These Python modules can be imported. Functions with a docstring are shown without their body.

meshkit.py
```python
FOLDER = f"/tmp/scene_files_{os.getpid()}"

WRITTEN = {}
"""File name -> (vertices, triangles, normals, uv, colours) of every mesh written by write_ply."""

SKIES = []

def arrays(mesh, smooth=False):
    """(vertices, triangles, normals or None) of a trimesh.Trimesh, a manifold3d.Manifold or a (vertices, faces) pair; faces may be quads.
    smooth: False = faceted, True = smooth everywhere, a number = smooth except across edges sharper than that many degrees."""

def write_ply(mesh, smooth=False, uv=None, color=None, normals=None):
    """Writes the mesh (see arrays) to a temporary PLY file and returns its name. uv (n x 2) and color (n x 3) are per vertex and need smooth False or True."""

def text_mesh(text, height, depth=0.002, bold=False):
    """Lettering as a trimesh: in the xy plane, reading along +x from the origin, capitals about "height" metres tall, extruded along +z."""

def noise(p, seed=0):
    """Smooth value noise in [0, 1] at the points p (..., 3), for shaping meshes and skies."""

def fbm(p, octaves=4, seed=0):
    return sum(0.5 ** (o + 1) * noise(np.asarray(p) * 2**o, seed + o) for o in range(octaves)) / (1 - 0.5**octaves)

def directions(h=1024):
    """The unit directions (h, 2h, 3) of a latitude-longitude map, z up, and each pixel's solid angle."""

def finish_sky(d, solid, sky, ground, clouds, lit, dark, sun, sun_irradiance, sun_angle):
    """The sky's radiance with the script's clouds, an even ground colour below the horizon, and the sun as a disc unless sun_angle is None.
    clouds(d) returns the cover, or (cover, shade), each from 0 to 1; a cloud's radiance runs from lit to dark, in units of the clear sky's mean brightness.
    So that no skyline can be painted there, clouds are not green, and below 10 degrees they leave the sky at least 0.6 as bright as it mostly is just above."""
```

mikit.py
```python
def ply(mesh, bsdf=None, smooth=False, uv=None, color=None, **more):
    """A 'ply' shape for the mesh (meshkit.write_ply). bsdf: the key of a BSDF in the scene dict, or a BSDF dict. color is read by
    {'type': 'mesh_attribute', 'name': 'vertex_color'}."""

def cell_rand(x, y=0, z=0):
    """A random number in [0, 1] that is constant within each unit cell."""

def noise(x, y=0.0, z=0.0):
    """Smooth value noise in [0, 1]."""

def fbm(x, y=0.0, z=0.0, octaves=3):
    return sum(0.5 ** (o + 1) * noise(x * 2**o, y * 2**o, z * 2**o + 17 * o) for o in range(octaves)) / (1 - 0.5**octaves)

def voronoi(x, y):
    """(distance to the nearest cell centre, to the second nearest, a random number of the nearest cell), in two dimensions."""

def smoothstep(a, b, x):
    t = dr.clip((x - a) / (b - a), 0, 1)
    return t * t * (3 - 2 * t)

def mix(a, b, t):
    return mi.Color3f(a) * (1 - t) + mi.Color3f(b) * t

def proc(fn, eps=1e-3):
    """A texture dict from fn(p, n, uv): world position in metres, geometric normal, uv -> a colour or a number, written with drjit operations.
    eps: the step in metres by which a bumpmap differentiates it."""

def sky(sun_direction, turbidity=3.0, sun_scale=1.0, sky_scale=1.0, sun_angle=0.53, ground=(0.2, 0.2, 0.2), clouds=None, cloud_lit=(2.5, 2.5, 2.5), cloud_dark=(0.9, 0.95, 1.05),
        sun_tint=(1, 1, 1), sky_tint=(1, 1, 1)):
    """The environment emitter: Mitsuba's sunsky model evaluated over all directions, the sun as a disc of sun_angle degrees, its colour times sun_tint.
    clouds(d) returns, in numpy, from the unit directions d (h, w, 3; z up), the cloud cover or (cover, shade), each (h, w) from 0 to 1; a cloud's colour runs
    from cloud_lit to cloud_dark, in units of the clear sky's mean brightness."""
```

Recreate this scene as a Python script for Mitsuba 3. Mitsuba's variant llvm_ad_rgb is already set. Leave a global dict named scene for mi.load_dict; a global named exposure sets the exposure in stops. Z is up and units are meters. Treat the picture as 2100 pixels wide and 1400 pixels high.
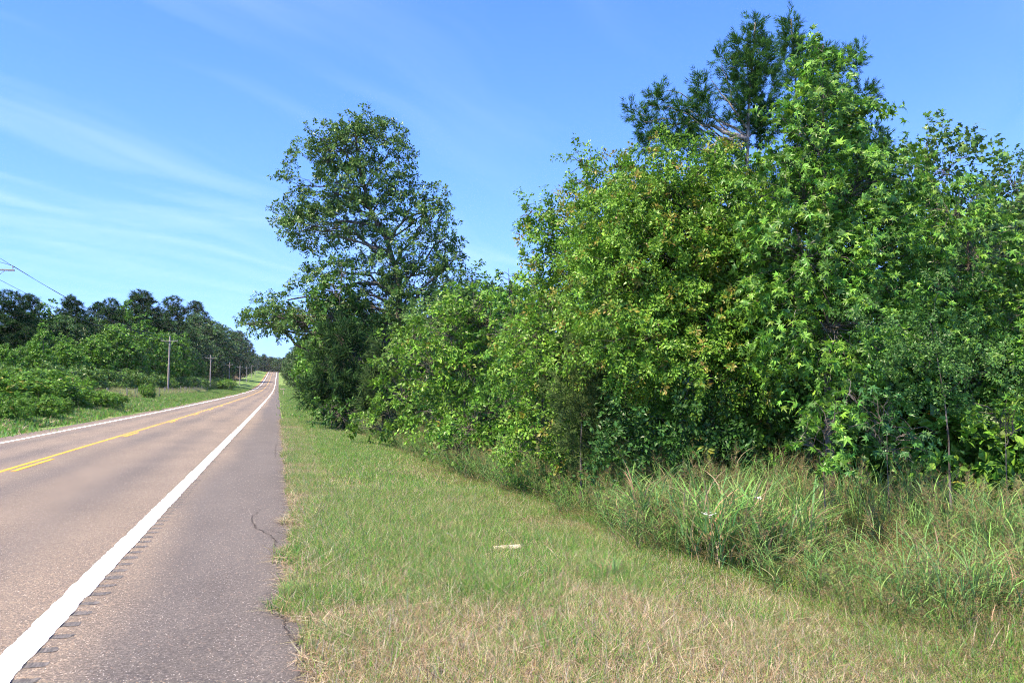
import math
import numpy as np
import trimesh
import drjit as dr
import mitsuba as mi
import mikit
import meshkit
from mikit import proc, noise, fbm, voronoi, smoothstep, mix, cell_rand

T = mi.ScalarTransform4f
scene, labels = {}, {}

# ------------------------------------------------------------------ camera, sky, exposure
F_PX, W_PX, H_PX = 1630.0, 2100.0, 1400.0
EYE = np.array([0.0, 0.0, 1.75])
YAW, PITCH = math.radians(16.36), math.radians(3.405)
FWD = np.array([math.sin(YAW) * math.cos(PITCH), math.cos(YAW) * math.cos(PITCH), math.sin(PITCH)])
RGT = np.array([math.cos(YAW), -math.sin(YAW), 0.0])
UPV = np.cross(RGT, FWD)
exposure = 2.72
scene['camera'] = {'type': 'perspective', 'fov': math.degrees(2 * math.atan(W_PX / 2 / F_PX)), 'fov_axis': 'x',
                   'near_clip': 0.1, 'far_clip': 6000.0,
                   'to_world': T().look_at(origin=EYE.tolist(), target=(EYE + FWD).tolist(), up=[0, 0, 1])}
SUN = (-0.52, -0.19, 0.83)


def cirrus(d):
    z = np.maximum(d[..., 2], 0.03)
    u, v = d[..., 0] / z, d[..., 1] / z
    a = 0.9
    s, t = u * math.cos(a) + v * math.sin(a), -u * math.sin(a) + v * math.cos(a)
    warp = meshkit.fbm(np.stack([s * 0.5, t * 0.5, s * 0], -1), 3, 4) - 0.5
    streak = meshkit.fbm(np.stack([s * 0.35 + warp, t * 1.7 + 2.2 * warp, s * 0 + 3], -1), 5, 11)
    fine = meshkit.fbm(np.stack([s * 0.8 + 2 * warp, t * 5.5 + 5 * warp, s * 0 + 8], -1), 5, 15)
    streak = 0.62 * streak + 0.38 * fine
    mask = meshkit.fbm(np.stack([s * 0.28 + 5, t * 0.28, s * 0], -1), 3, 21)
    c = np.clip((streak - 0.47) * 3.6, 0, 1) * np.clip((mask - 0.36) * 3.4, 0, 1)
    veil = 0.15 * np.exp(-np.maximum(d[..., 2], 0) / 0.12)
    return 0.17 * c + (1 - 0.17 * c) * veil


scene['sky'] = mikit.sky(SUN, turbidity=2.6, clouds=cirrus, cloud_lit=(2.1, 2.35, 2.6), sky_tint=(0.70, 0.925, 1.64), ground=(0.12, 0.15, 0.07))
labels['sky'] = {'kind': 'structure'}


def at(px, py, D):
    """The world point seen at this pixel of the 2100 x 1400 photograph at the distance D along the view axis."""
    return EYE + D * (FWD + (px - W_PX / 2) / F_PX * RGT + (H_PX / 2 - py) / F_PX * UPV)


# ------------------------------------------------------------------ terrain
ROAD_Y = np.array([-60, -20, 40, 60, 101, 160, 231, 300, 368, 450, 525, 646, 788, 850, 950, 1300, 3000.0])
ROAD_Z = np.array([0, 0, 0, 0.0, 0.10, 0.30, 0.70, 1.30, 2.25, 4.2, 7.0, 11.9, 17.6, 18.6, 17.0, 8.0, 8.0])
_fy = np.linspace(-60, 3000, 6121)
_fz = np.interp(_fy, ROAD_Y, ROAD_Z)
_k = np.ones(61) / 61
_fz = np.convolve(np.pad(_fz, 30, mode='edge'), _k, 'valid')
CROSS_X = np.array([-400, -60, -25, -16.5, -13, -11, -9.75, -8.6, -5.1, -1.62, 0.25, 2.5, 5.0, 6.2, 8.0, 11, 20, 60, 400.0])
CROSS_Z = np.array([3, 2.6, 1.4, 0.80, 0.22, -0.08, -0.03, 0.0, 0.07, 0.0, -0.037, -0.20, -0.42, -0.48, -0.33, 0.02, 0.4, 1.0, 2.0])


def road_z(x, y):
    return np.interp(y, _fy, _fz) + np.interp(x, CROSS_X, CROSS_Z)


def ground_z(x, y):
    x, y = np.asarray(x, float), np.asarray(y, float)
    z = road_z(x, y)
    off = np.clip(np.maximum(x - 0.4, -9.9 - x) / 2.5, 0, 1)
    p = np.stack([x * 0.55, y * 0.55, x * 0], -1)
    q = np.stack([x * 1.9, y * 1.9, x * 0], -1)
    far = np.clip((np.abs(x) - 5) / 6, 0, 1)
    z = z + off * ((meshkit.noise(p, 3) - 0.5) * (0.10 + 0.25 * far) + (meshkit.noise(q, 5) - 0.5) * 0.035)
    under = np.clip(np.minimum(x + 9.75, 0.12 - x) / 0.15, 0, 1)
    return z - 0.012 - 0.05 * under


def on_ground(px, py):
    """The ground point at a pixel of the photograph."""
    d = FWD + (px - W_PX / 2) / F_PX * RGT + (H_PX / 2 - py) / F_PX * UPV
    t = np.linspace(2, 900, 60000)
    p = EYE + t[:, None] * d
    below = p[:, 2] < ground_z(p[:, 0], p[:, 1])
    return p[int(np.argmax(below))]


def base_at(px, D):
    p = at(px, 797, D)
    return np.array([p[0], p[1], float(ground_z(p[0], p[1]))])


# ------------------------------------------------------------------ naming
def num(name):
    if name not in labels and name not in scene and not any(k.startswith(name + '__') for k in scene):
        return name
    i = 1
    while f'{name}_{i:03d}' in labels or f'{name}_{i:03d}' in scene or any(k.startswith(f'{name}_{i:03d}__') for k in scene):
        i += 1
    return f'{name}_{i:03d}'


_count = {}


def part_key(parent, name):
    k = f'{parent}__{name}'
    i = _count.get(k, 0)
    _count[k] = i + 1
    return k if i == 0 else f'{k}_{i:03d}'


def thing(name, label, cat, group=None):
    key = num(name)
    labels[key] = {'label': label, 'category': cat}
    if group:
        labels[key]['group'] = group
    return key


def add(parent, name, mesh, bsdf, smooth=False, color=None, stuff=False, label=None):
    key = part_key(parent, name)
    if isinstance(mesh, tuple):
        mesh = trimesh.Trimesh(mesh[0], mesh[1], process=False)
    scene[key] = mikit.ply(mesh, bsdf, smooth=smooth, color=color)
    if stuff or label:
        labels[key] = {}
        if stuff:
            labels[key]['kind'] = 'stuff'
        if label:
            labels[key]['label'] = label
    return key


# ------------------------------------------------------------------ materials
def vcol():
    return {'type': 'mesh_attribute', 'name': 'vertex_color'}


scene['leaf_bsdf'] = {'type': 'blendbsdf', 'weight': 0.45,
                      'thin': {'type': 'principledthin', 'base_color': vcol(), 'roughness': 0.5, 'diff_trans': 0.9, 'eta': 1.4, 'spec_trans': 0.0},
                      'waxy': {'type': 'twosided', 'bsdf': {'type': 'principled', 'base_color': vcol(), 'roughness': 0.38, 'specular': 0.6}}}
scene['needle_bsdf'] = {'type': 'principledthin', 'base_color': vcol(), 'roughness': 0.6, 'diff_trans': 0.35, 'eta': 1.4, 'spec_trans': 0.0}
scene['grass_bsdf'] = {'type': 'principledthin', 'base_color': vcol(), 'roughness': 0.5, 'diff_trans': 0.8, 'eta': 1.4, 'spec_trans': 0.0}


def bark_fn(p, n, uv):
    g = fbm(p.x * 22, p.y * 22, p.z * 5, 4)
    l = noise(p.x * 3, p.y * 3, p.z * 2)
    return mix((0.06, 0.05, 0.042), (0.20, 0.18, 0.155), smoothstep(0.25, 0.75, g)) * (0.75 + 0.5 * l)


def pale_bark_fn(p, n, uv):
    g = fbm(p.x * 40, p.y * 40, p.z * 6, 4)
    return mix((0.14, 0.115, 0.095), (0.42, 0.37, 0.32), smoothstep(0.3, 0.7, g))


def pole_fn(p, n, uv):
    g = fbm(p.x * 30, p.y * 30, p.z * 1.5, 3)
    return mix((0.24, 0.205, 0.18), (0.46, 0.42, 0.38), g)


def grey_wood_fn(p, n, uv):
    g = fbm(p.x * 30, p.y * 30, p.z * 4, 3)
    return mix((0.15, 0.14, 0.13), (0.36, 0.34, 0.33), g)


def plank_fn(p, n, uv):
    g = fbm(p.x * 14, p.y * 60, p.z * 60, 3)
    return mix((0.48, 0.40, 0.29), (0.72, 0.64, 0.50), g)


for _n, _f in (('bark', bark_fn), ('pale_bark', pale_bark_fn), ('pole_wood', pole_fn), ('grey_wood', grey_wood_fn), ('plank_wood', plank_fn)):
    scene[_n + '_bsdf'] = {'type': 'twosided', 'bsdf': {'type': 'principled', 'base_color': proc(_f), 'roughness': 0.85, 'specular': 0.2}}
scene['porcelain_bsdf'] = {'type': 'twosided', 'bsdf': {'type': 'principled', 'base_color': {'type': 'rgb', 'value': [0.35, 0.34, 0.33]}, 'roughness': 0.25}}
scene['wire_bsdf'] = {'type': 'twosided', 'bsdf': {'type': 'principled', 'base_color': {'type': 'rgb', 'value': [0.10, 0.10, 0.10]}, 'roughness': 0.5, 'metallic': 0.3}}
scene['petal_bsdf'] = {'type': 'principledthin', 'base_color': {'type': 'rgb', 'value': [0.82, 0.82, 0.80]}, 'roughness': 0.6, 'diff_trans': 0.6}


def asphalt_fn(p, n, uv):
    x, y = p.x, p.y
    big = fbm(x * 0.5, y * 0.13, 0.0, 4)
    near = 1 - smoothstep(5.0, 26.0, dr.sqrt(x * x + y * y) * 1.0)
    f1, f2, r = voronoi(x * 95, y * 95)
    grain = noise(x * 60, y * 60, 1.0)
    lane = dr.abs(x + 3.6)
    lane2 = dr.abs(x + 7.0)
    wob = (noise(x * 0.4, y * 0.05, 3.0) - 0.5) * 0.25
    wheel = dr.exp(-dr.square((dr.abs(lane + wob) - 0.85) / 0.42)) + dr.exp(-dr.square((dr.abs(lane2 + wob) - 0.85) / 0.42))
    warm = mi.Color3f(0.190, 0.157, 0.118)
    grey = mi.Color3f(0.128, 0.112, 0.094)
    shoulder = mi.Color3f(0.115, 0.104, 0.091)
    lane_col = mix(warm, grey, dr.clip(wheel * (0.35 + 0.7 * big) + (big - 0.5) * 0.7, 0, 1))
    sh = smoothstep(-1.5, -0.75, x + (big - 0.5) * 0.9)
    ls = 1 - smoothstep(-9.4, -8.9, x)
    base = mix(lane_col, shoulder, sh)
    base = mix(base, mi.Color3f(0.155, 0.127, 0.102), ls)
    blotch = fbm(x * 2.2, y * 0.9, 7.0, 4)
    base = base * (0.86 + 0.28 * blotch)
    speck = mix(mi.Color3f(0.66, 0.66, 0.67), mi.Color3f(1.58, 1.50, 1.38), dr.square(r))
    pale = dr.select((r > 0.965) & (f1 < 0.33), mi.Float(1), mi.Float(0))
    rust = dr.select((r > 0.93) & (r < 0.955) & (f1 < 0.36), mi.Float(1), mi.Float(0))
    stone = base * speck * (0.80 + 0.4 * grain)
    stone = mix(stone, mi.Color3f(0.52, 0.49, 0.45), pale * 0.85)
    stone = mix(stone, mi.Color3f(0.36, 0.20, 0.10), rust * 0.6)
    return mix(base * (0.88 + 0.24 * grain), stone, 0.30 + 0.70 * near)


def asphalt_h(p, n, uv):
    f1, f2, r = voronoi(p.x * 95, p.y * 95)
    return (r * 0.6 + 0.5 * (1 - f1)) * 0.0035 + fbm(p.x * 9, p.y * 4, 2.0, 3) * 0.004


def white_fn(p, n, uv):
    g = fbm(p.x * 14, p.y * 5, 1.0, 4)
    s = noise(p.x * 70, p.y * 70, 4.0)
    wear = smoothstep(0.62, 0.80, g * 0.75 + s * 0.35)
    return mix((0.80, 0.80, 0.79), (0.33, 0.30, 0.27), wear * 0.8)


def yellow_fn(p, n, uv):
    g = fbm(p.x * 9, p.y * 3, 1.0, 4)
    s = noise(p.x * 50, p.y * 50, 4.0)
    return mix((0.60, 0.33, 0.035), (0.30, 0.21, 0.09), smoothstep(0.60, 0.80, g * 0.7 + s * 0.4) * 0.7)


def groove_fn(p, n, uv):
    r = fbm(p.x * 110, p.y * 16, 0.0, 3)
    return mix((0.098, 0.094, 0.088), (0.155, 0.143, 0.13), smoothstep(0.35, 0.65, r))


def crack_fn(p, n, uv):
    return mix((0.025, 0.022, 0.02), (0.08, 0.07, 0.06), noise(p.x * 40, p.y * 40))


def ground_fn(p, n, uv):
    x, y = p.x, p.y
    a = fbm(x * 0.6, y * 0.35, 0.0, 4)
    b = fbm(x * 5, y * 5, 1.0, 4)
    c = noise(x * 40, y * 40, 2.0)
    green = mix((0.075, 0.15, 0.03), (0.14, 0.22, 0.055), b)
    tan = mix((0.22, 0.165, 0.095), (0.36, 0.29, 0.18), b)
    soil = mi.Color3f(0.14, 0.095, 0.06)
    near = 1 - smoothstep(9.0, 22.0, y)
    dry = smoothstep(0.42, 0.66, a + 0.20 * near - 0.06)
    col = mix(green, tan, dry * smoothstep(-12.0, -8.0, x) * (1 - 0.8 * smoothstep(30.0, 80.0, y)))
    col = mix(col, soil, smoothstep(0.60, 0.80, c) * 0.5)
    wood = dr.maximum(smoothstep(6.0, 8.0, x), 1 - smoothstep(-24.0, -20.0, x))
    litter = mix((0.05, 0.04, 0.025), (0.11, 0.085, 0.05), b)
    col = mix(col, litter, wood)
    edge = (1 - smoothstep(0.0, 0.55, dr.abs(x + 10.05) + (b - 0.5) * 0.5)) * smoothstep(60.0, 160.0, y)
    return mix(col, mi.Color3f(0.30, 0.15, 0.075), edge * 0.8)


for _n, _f, _r in (('white_paint', white_fn, 0.7), ('yellow_paint', yellow_fn, 0.7), ('crack', crack_fn, 0.95), ('ground', ground_fn, 0.95), ('groove', groove_fn, 0.9)):
    scene[_n + '_bsdf'] = {'type': 'twosided', 'bsdf': {'type': 'principled', 'base_color': proc(_f), 'roughness': _r, 'specular': 0.15}}
scene['asphalt_bsdf'] = {'type': 'twosided', 'bsdf': {'type': 'bumpmap', 'arbitrary': proc(asphalt_h, eps=0.002), 'scale': 1.0,
                         'bsdf': {'type': 'principled', 'base_color': proc(asphalt_fn), 'roughness': 0.75, 'specular': 0.36}}}


# ------------------------------------------------------------------ sheets: ground, road
def grid(xs, ys, zfun):
    X, Y = np.meshgrid(xs, ys)
    Z = zfun(X, Y)
    v = np.stack([X, Y, Z], -1).reshape(-1, 3)
    nx, ny = len(xs), len(ys)
    i, j = np.meshgrid(np.arange(nx - 1), np.arange(ny - 1))
    a = (j * nx + i).ravel()
    f = np.vstack([np.stack([a, a + 1, a + nx + 1], 1), np.stack([a, a + nx + 1, a + nx], 1)])
    return v, f


gx = np.concatenate([[-1500, -700, -400, -250, -160, -110, -80], np.arange(-60, -26, 4), np.arange(-26, -9.8, 0.6), [-9.8, -9.6, -9.0, -7, -5.1, -3, -1.62, -0.6, -0.3, -0.1, 0.0, 0.12, 0.25],
                     np.arange(0.5, 12.1, 0.25), np.arange(13, 30, 1.5), [34, 40, 50, 60, 90, 140, 250, 400, 800, 1500]])
gy = np.concatenate([np.arange(-60, 0, 6), np.arange(0, 26, 0.3), np.arange(26, 70, 1.0), np.arange(70, 240, 3.0), np.arange(240, 960, 10.0), [1000, 1100, 1300, 1700, 2300, 3000]])
scene['ground'] = mikit.ply(grid(gx, gy, ground_z), 'ground_bsdf', smooth=True)
labels['ground'] = {'kind': 'structure'}

ry = np.concatenate([np.arange(-40, 2, 3.0), np.arange(2, 4, 0.05), np.arange(4, 16, 0.0254), np.arange(16, 40, 0.25), np.arange(40, 120, 1.5), np.arange(120, 960, 6.0)])


def right_edge(y):
    """Lateral position of the crumbling right edge of the pavement."""
    p = np.stack([y * 0.7, y * 0, y * 0], -1)
    q = np.stack([y * 3.5, y * 0, y * 0], -1)
    r = np.stack([y * 11.0, y * 0, y * 0], -1)
    e = 0.20 + (meshkit.noise(p, 9) - 0.5) * 0.12 + (meshkit.noise(q, 7) - 0.5) * 0.09 + (meshkit.noise(r, 8) - 0.5) * 0.05
    e = e - 0.22 * np.exp(-((y - 7.0) / 0.45) ** 2) - 0.10 * np.exp(-((y - 8.6) / 1.2) ** 2) + 0.06 * np.exp(-((y - 5.6) / 0.8) ** 2)
    return np.where(y < 45, 0.2 + (e - 0.2) * np.clip(1.25 - y / 24, 0.25, 1), 0.2)


GROOVE_Y = 4.0 + 0.305 * np.arange(110)


def scoop(x, y):
    """Depth of the milled rumble grooves beside the edge line."""
    k = (np.asarray(y) - 4.0) / 0.305
    dy = (k - np.round(k)) * 0.305
    on = (np.round(k) >= 0) & (np.round(k) < 110)
    a = np.clip(1 - (dy / 0.075) ** 2, 0, 1)
    b = np.clip((np.asarray(x) + 1.535) / 0.012, 0, 1) * np.clip((-1.375 - np.asarray(x)) / 0.025, 0, 1)
    return 0.009 * a * b * on


rx = np.unique(np.round(np.concatenate([np.linspace(-9.72, -0.6, 26), [-1.56, -1.537, -1.52, -1.48, -1.44, -1.40, -1.375, -1.35, -0.3, -0.1]]), 4))
X, Y = np.meshgrid(np.concatenate([rx, [0.0]]), ry)
X[:, -1] = right_edge(ry)
X[:, -2] = np.minimum(X[:, -2], X[:, -1] - 0.06)
X[:, -3] = np.minimum(X[:, -3], X[:, -2] - 0.06)
Z = road_z(X, Y) - scoop(X, Y)
lip = np.stack([X[:, -1] + 0.012, Y[:, -1], Z[:, -1] - 0.07], -1)
nv = X.shape
v = np.stack([X, Y, Z], -1)
v = np.concatenate([v, lip[:, None, :]], 1)
nx, ny = v.shape[1], v.shape[0]
i, j = np.meshgrid(np.arange(nx - 1), np.arange(ny - 1))
a = (j * nx + i).ravel()
f = np.vstack([np.stack([a, a + 1, a + nx + 1], 1), np.stack([a, a + nx + 1, a + nx], 1)])
scene['road__pavement'] = mikit.ply((v.reshape(-1, 3), f), 'asphalt_bsdf', smooth=True)
labels['road'] = {'kind': 'structure'}


def strip(x0, x1, ys, lift=0.004, ragged=0.0, seed=1):
    """A painted sheet on the road from x0 to x1 along ys, its edges uneven by 'ragged' metres."""
    ys = np.asarray(ys, float)
    r0 = (meshkit.fbm(np.stack([ys * 6, ys * 0, ys * 0], -1), 3, seed) - 0.5) * ragged
    r1 = (meshkit.fbm(np.stack([ys * 6, ys * 0 + 9, ys * 0], -1), 3, seed + 5) - 0.5) * ragged
    xs = np.stack([x0 + r0, np.full_like(ys, (x0 + x1) / 2), x1 + r1], 1)
    yy = np.repeat(ys[:, None], 3, 1)
    v = np.stack([xs, yy, road_z(xs, yy) + lift], -1).reshape(-1, 3)
    a = (np.arange(len(ys) - 1)[:, None] * 3 + np.arange(2)).ravel()
    return v, np.vstack([np.stack([a, a + 1, a + 4], 1), np.stack([a, a + 4, a + 3], 1)])


add('road', 'edge_line', strip(-1.725, -1.52, ry, 0.004, 0.03, 3), 'white_paint_bsdf', smooth=True, label='broad white edge line beside the shoulder')
add('road', 'edge_line', strip(-8.68, -8.50, ry, 0.004, 0.02, 5), 'white_paint_bsdf', smooth=True, label='white edge line on the far side of the road')
add('road', 'centre_line', strip(-5.48, -5.36, ry, 0.004, 0.02, 7), 'yellow_paint_bsdf', smooth=True, label='unbroken yellow centre line')
rng = np.random.default_rng(5)
for k in range(26):
    y0 = 18.6 + 12.2 * (k - 1)
    add('road', 'centre_dash', strip(-5.24, -5.12, np.linspace(y0, y0 + 3.0, 13 if y0 < 60 else 4), 0.004, 0.02, 11 + k), 'yellow_paint_bsdf', smooth=True)
# milled rumble grooves: shallow scalloped pads beside the white line, ridged along the road
for k in range(110):
    y0 = 4.0 + 0.305 * k
    n1, n2 = (13, 7) if k < 40 else (5, 4)
    u, w = np.meshgrid(np.linspace(0, 1, n1), np.linspace(-1, 1, n2))
    x = -1.528 + u * (0.148 + 0.012 * rng.standard_normal()) + 0.005 * rng.standard_normal(u.shape)
    y = y0 + w * 0.050 * (1 - 0.35 * np.abs(2 * u - 1) ** 3) * (1 + 0.12 * rng.standard_normal()) + 0.004 * rng.standard_normal(u.shape)
    z = road_z(x, y) - scoop(x, y) + 0.0035 + 0.0016 * np.cos(u * math.pi * 9)
    v = np.stack([x, y, z], -1).reshape(-1, 3)
    a = (np.arange(n2 - 1)[:, None] * n1 + np.arange(n1 - 1)).ravel()
    add('road', 'rumble_groove', (v, np.vstack([np.stack([a, a + 1, a + n1 + 1], 1), np.stack([a, a + n1 + 1, a + n1], 1)])), 'groove_bsdf')


def crack(points, width, seed):
    pts = np.array([on_ground(px, py)[:2] for px, py in points])
    seg = np.linalg.norm(np.diff(pts, axis=0), axis=1)
    s = np.concatenate([[0], np.cumsum(seg)])
    n = max(8, int(s[-1] / 0.025))
    t = np.linspace(0, s[-1], n)
    x, y = np.interp(t, s, pts[:, 0]), np.interp(t, s, pts[:, 1])
    r = np.random.default_rng(seed)
    x += np.convolve(r.standard_normal(n), np.ones(3) / 3, 'same') * 0.022
    y += np.convolve(r.standard_normal(n), np.ones(3) / 3, 'same') * 0.022
    d = np.stack([np.gradient(x), np.gradient(y)], 1)
    d /= np.linalg.norm(d, axis=1, keepdims=True) + 1e-9
    wid = width * (0.3 + 1.2 * r.random(n)) * np.sin(np.linspace(0.15, math.pi - 0.15, n)) ** 0.5
    L = np.stack([x - d[:, 1] * wid / 2, y + d[:, 0] * wid / 2], 1)
    R = np.stack([x + d[:, 1] * wid / 2, y - d[:, 0] * wid / 2], 1)
    v = np.concatenate([L, R])
    v = np.column_stack([v, road_z(v[:, 0], v[:, 1]) + 0.0045])
    a = np.arange(n - 1)
    add('road', 'crack', (v, np.vstack([np.stack([a, a + n, a + n + 1], 1), np.stack([a, a + n + 1, a + 1], 1)])), 'crack_bsdf')


crack([(585, 1043), (535, 1052), (515, 1072), (525, 1092), (553, 1107), (566, 1118), (562, 1145)], 0.015, 1)
crack([(592, 1098), (560, 1100), (545, 1094)], 0.010, 2)
crack([(598, 1060), (596, 1085), (603, 1110), (598, 1150)], 0.015, 3)
crack([(572, 1262), (590, 1300), (612, 1330), (610, 1366), (640, 1395)], 0.010, 4)
crack([(640, 1370), (622, 1375), (604, 1398)], 0.008, 5)
crack([(566, 915), (563, 945)], 0.012, 6)
crack([(480, 998), (500, 997)], 0.02, 7)
crack([(372, 888), (395, 885), (410, 884)], 0.014, 8)


# ------------------------------------------------------------------ foliage tools
def unit(a):
    return a / (np.linalg.norm(a, axis=-1, keepdims=True) + 1e-12)


STAR_V, STAR_F = [], []
for k, (ang, ln) in enumerate(((-100, .58), (-52, .92), (0, 1.0), (52, .92), (100, .58))):
    A = math.radians(ang)
    STAR_V.append([math.sin(A) * ln, math.cos(A) * ln, -0.20 * ln * ln])
for k, ang in enumerate((-76, -26, 26, 76)):
    A = math.radians(ang)
    STAR_V.append([math.sin(A) * .36, math.cos(A) * .36, 0.03])
STAR_V += [[-0.13, -0.16, 0.02], [0.13, -0.16, 0.02], [0, 0.0, 0.05]]
STAR = (np.array(STAR_V, float), np.array([[11, 9, 0], [11, 0, 5], [11, 5, 1], [11, 1, 6], [11, 6, 2], [11, 2, 7], [11, 7, 3], [11, 3, 8], [11, 8, 4], [11, 4, 10], [11, 10, 9]]))
OVAL = (np.array([[0, 0, 0], [-.24, .35, .07], [.24, .35, .07], [-.2, .68, .03], [.2, .68, .03], [0, 1, -.10], [0, .5, -.03]], float),
        np.array([[0, 6, 1], [0, 2, 6], [1, 6, 3], [2, 4, 6], [3, 6, 5], [6, 4, 5]]))
OVAL4 = (np.array([[0, 0, 0], [-.27, .5, .07], [.27, .5, .07], [0, 1, -.10], [0, .48, -.03]], float), np.array([[0, 4, 1], [0, 2, 4], [1, 4, 3], [2, 3, 4]]))
DIAMOND = (np.array([[0, 0, 0], [-.30, .45, .06], [.30, .45, .06], [0, 1, -.06]], float), np.array([[0, 3, 1], [0, 2, 3]]))
LOBED = (np.array([[0, 0, 0], [-.30, .22, .02], [-.12, .42, .05], [-.40, .62, 0], [-.10, .74, .03], [0, 1, -.1], [.10, .74, .03], [.40, .62, 0], [.12, .42, .05], [.30, .22, .02]], float),
         np.array([[0, 1, 2], [0, 2, 8], [0, 8, 9], [2, 3, 4], [2, 4, 6], [2, 6, 8], [6, 7, 8], [4, 5, 6]]))
SPRAY = (np.array([[-.075, 0, 0], [.075, 0, 0], [0, 1, 0]], float), np.array([[0, 1, 2]]))
NEEDLE = (np.array([[-.07, 0, 0], [.07, 0, 0], [0, 1, 0]], float), np.array([[0, 1, 2]]))
TUFT = (np.array([[-.05, 0, 0], [.05, 0, 0], [-.38, .92, .1], [-.02, 0, -.05], [.05, 0, .05], [.38, .9, -.1], [-.05, 0, 0], [.05, 0, 0], [0.02, 1.05, .25], [-.05, 0, 0], [.05, 0, 0], [-.1, .85, -.42]], float),
        np.array([[0, 1, 2], [3, 4, 5], [6, 7, 8], [9, 10, 11]]))


def leaf_mesh(P, A, N, S, tmpl, C):
    """One mesh of leaves: base points P, axes A, normals N, sizes S, colours C."""
    V, Fc = tmpl
    A = unit(A)
    B = unit(np.cross(A, N))
    N = np.cross(B, A)
    M = P[:, None, :] + S[:, None, None] * (V[None, :, :1] * B[:, None, :] + V[None, :, 1:2] * A[:, None, :] + V[None, :, 2:] * N[:, None, :])
    n, k = len(P), len(V)
    F = (Fc[None] + (np.arange(n) * k)[:, None, None]).reshape(-1, 3)
    return M.reshape(-1, 3), F, np.repeat(C, k, axis=0)


def join(parts):
    vs, fs, cs, at_ = [], [], [], 0
    for v, f, c in parts:
        vs.append(v)
        fs.append(f + at_)
        cs.append(c)
        at_ += len(v)
    return np.vstack(vs), np.vstack(fs), np.vstack(cs)


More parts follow.
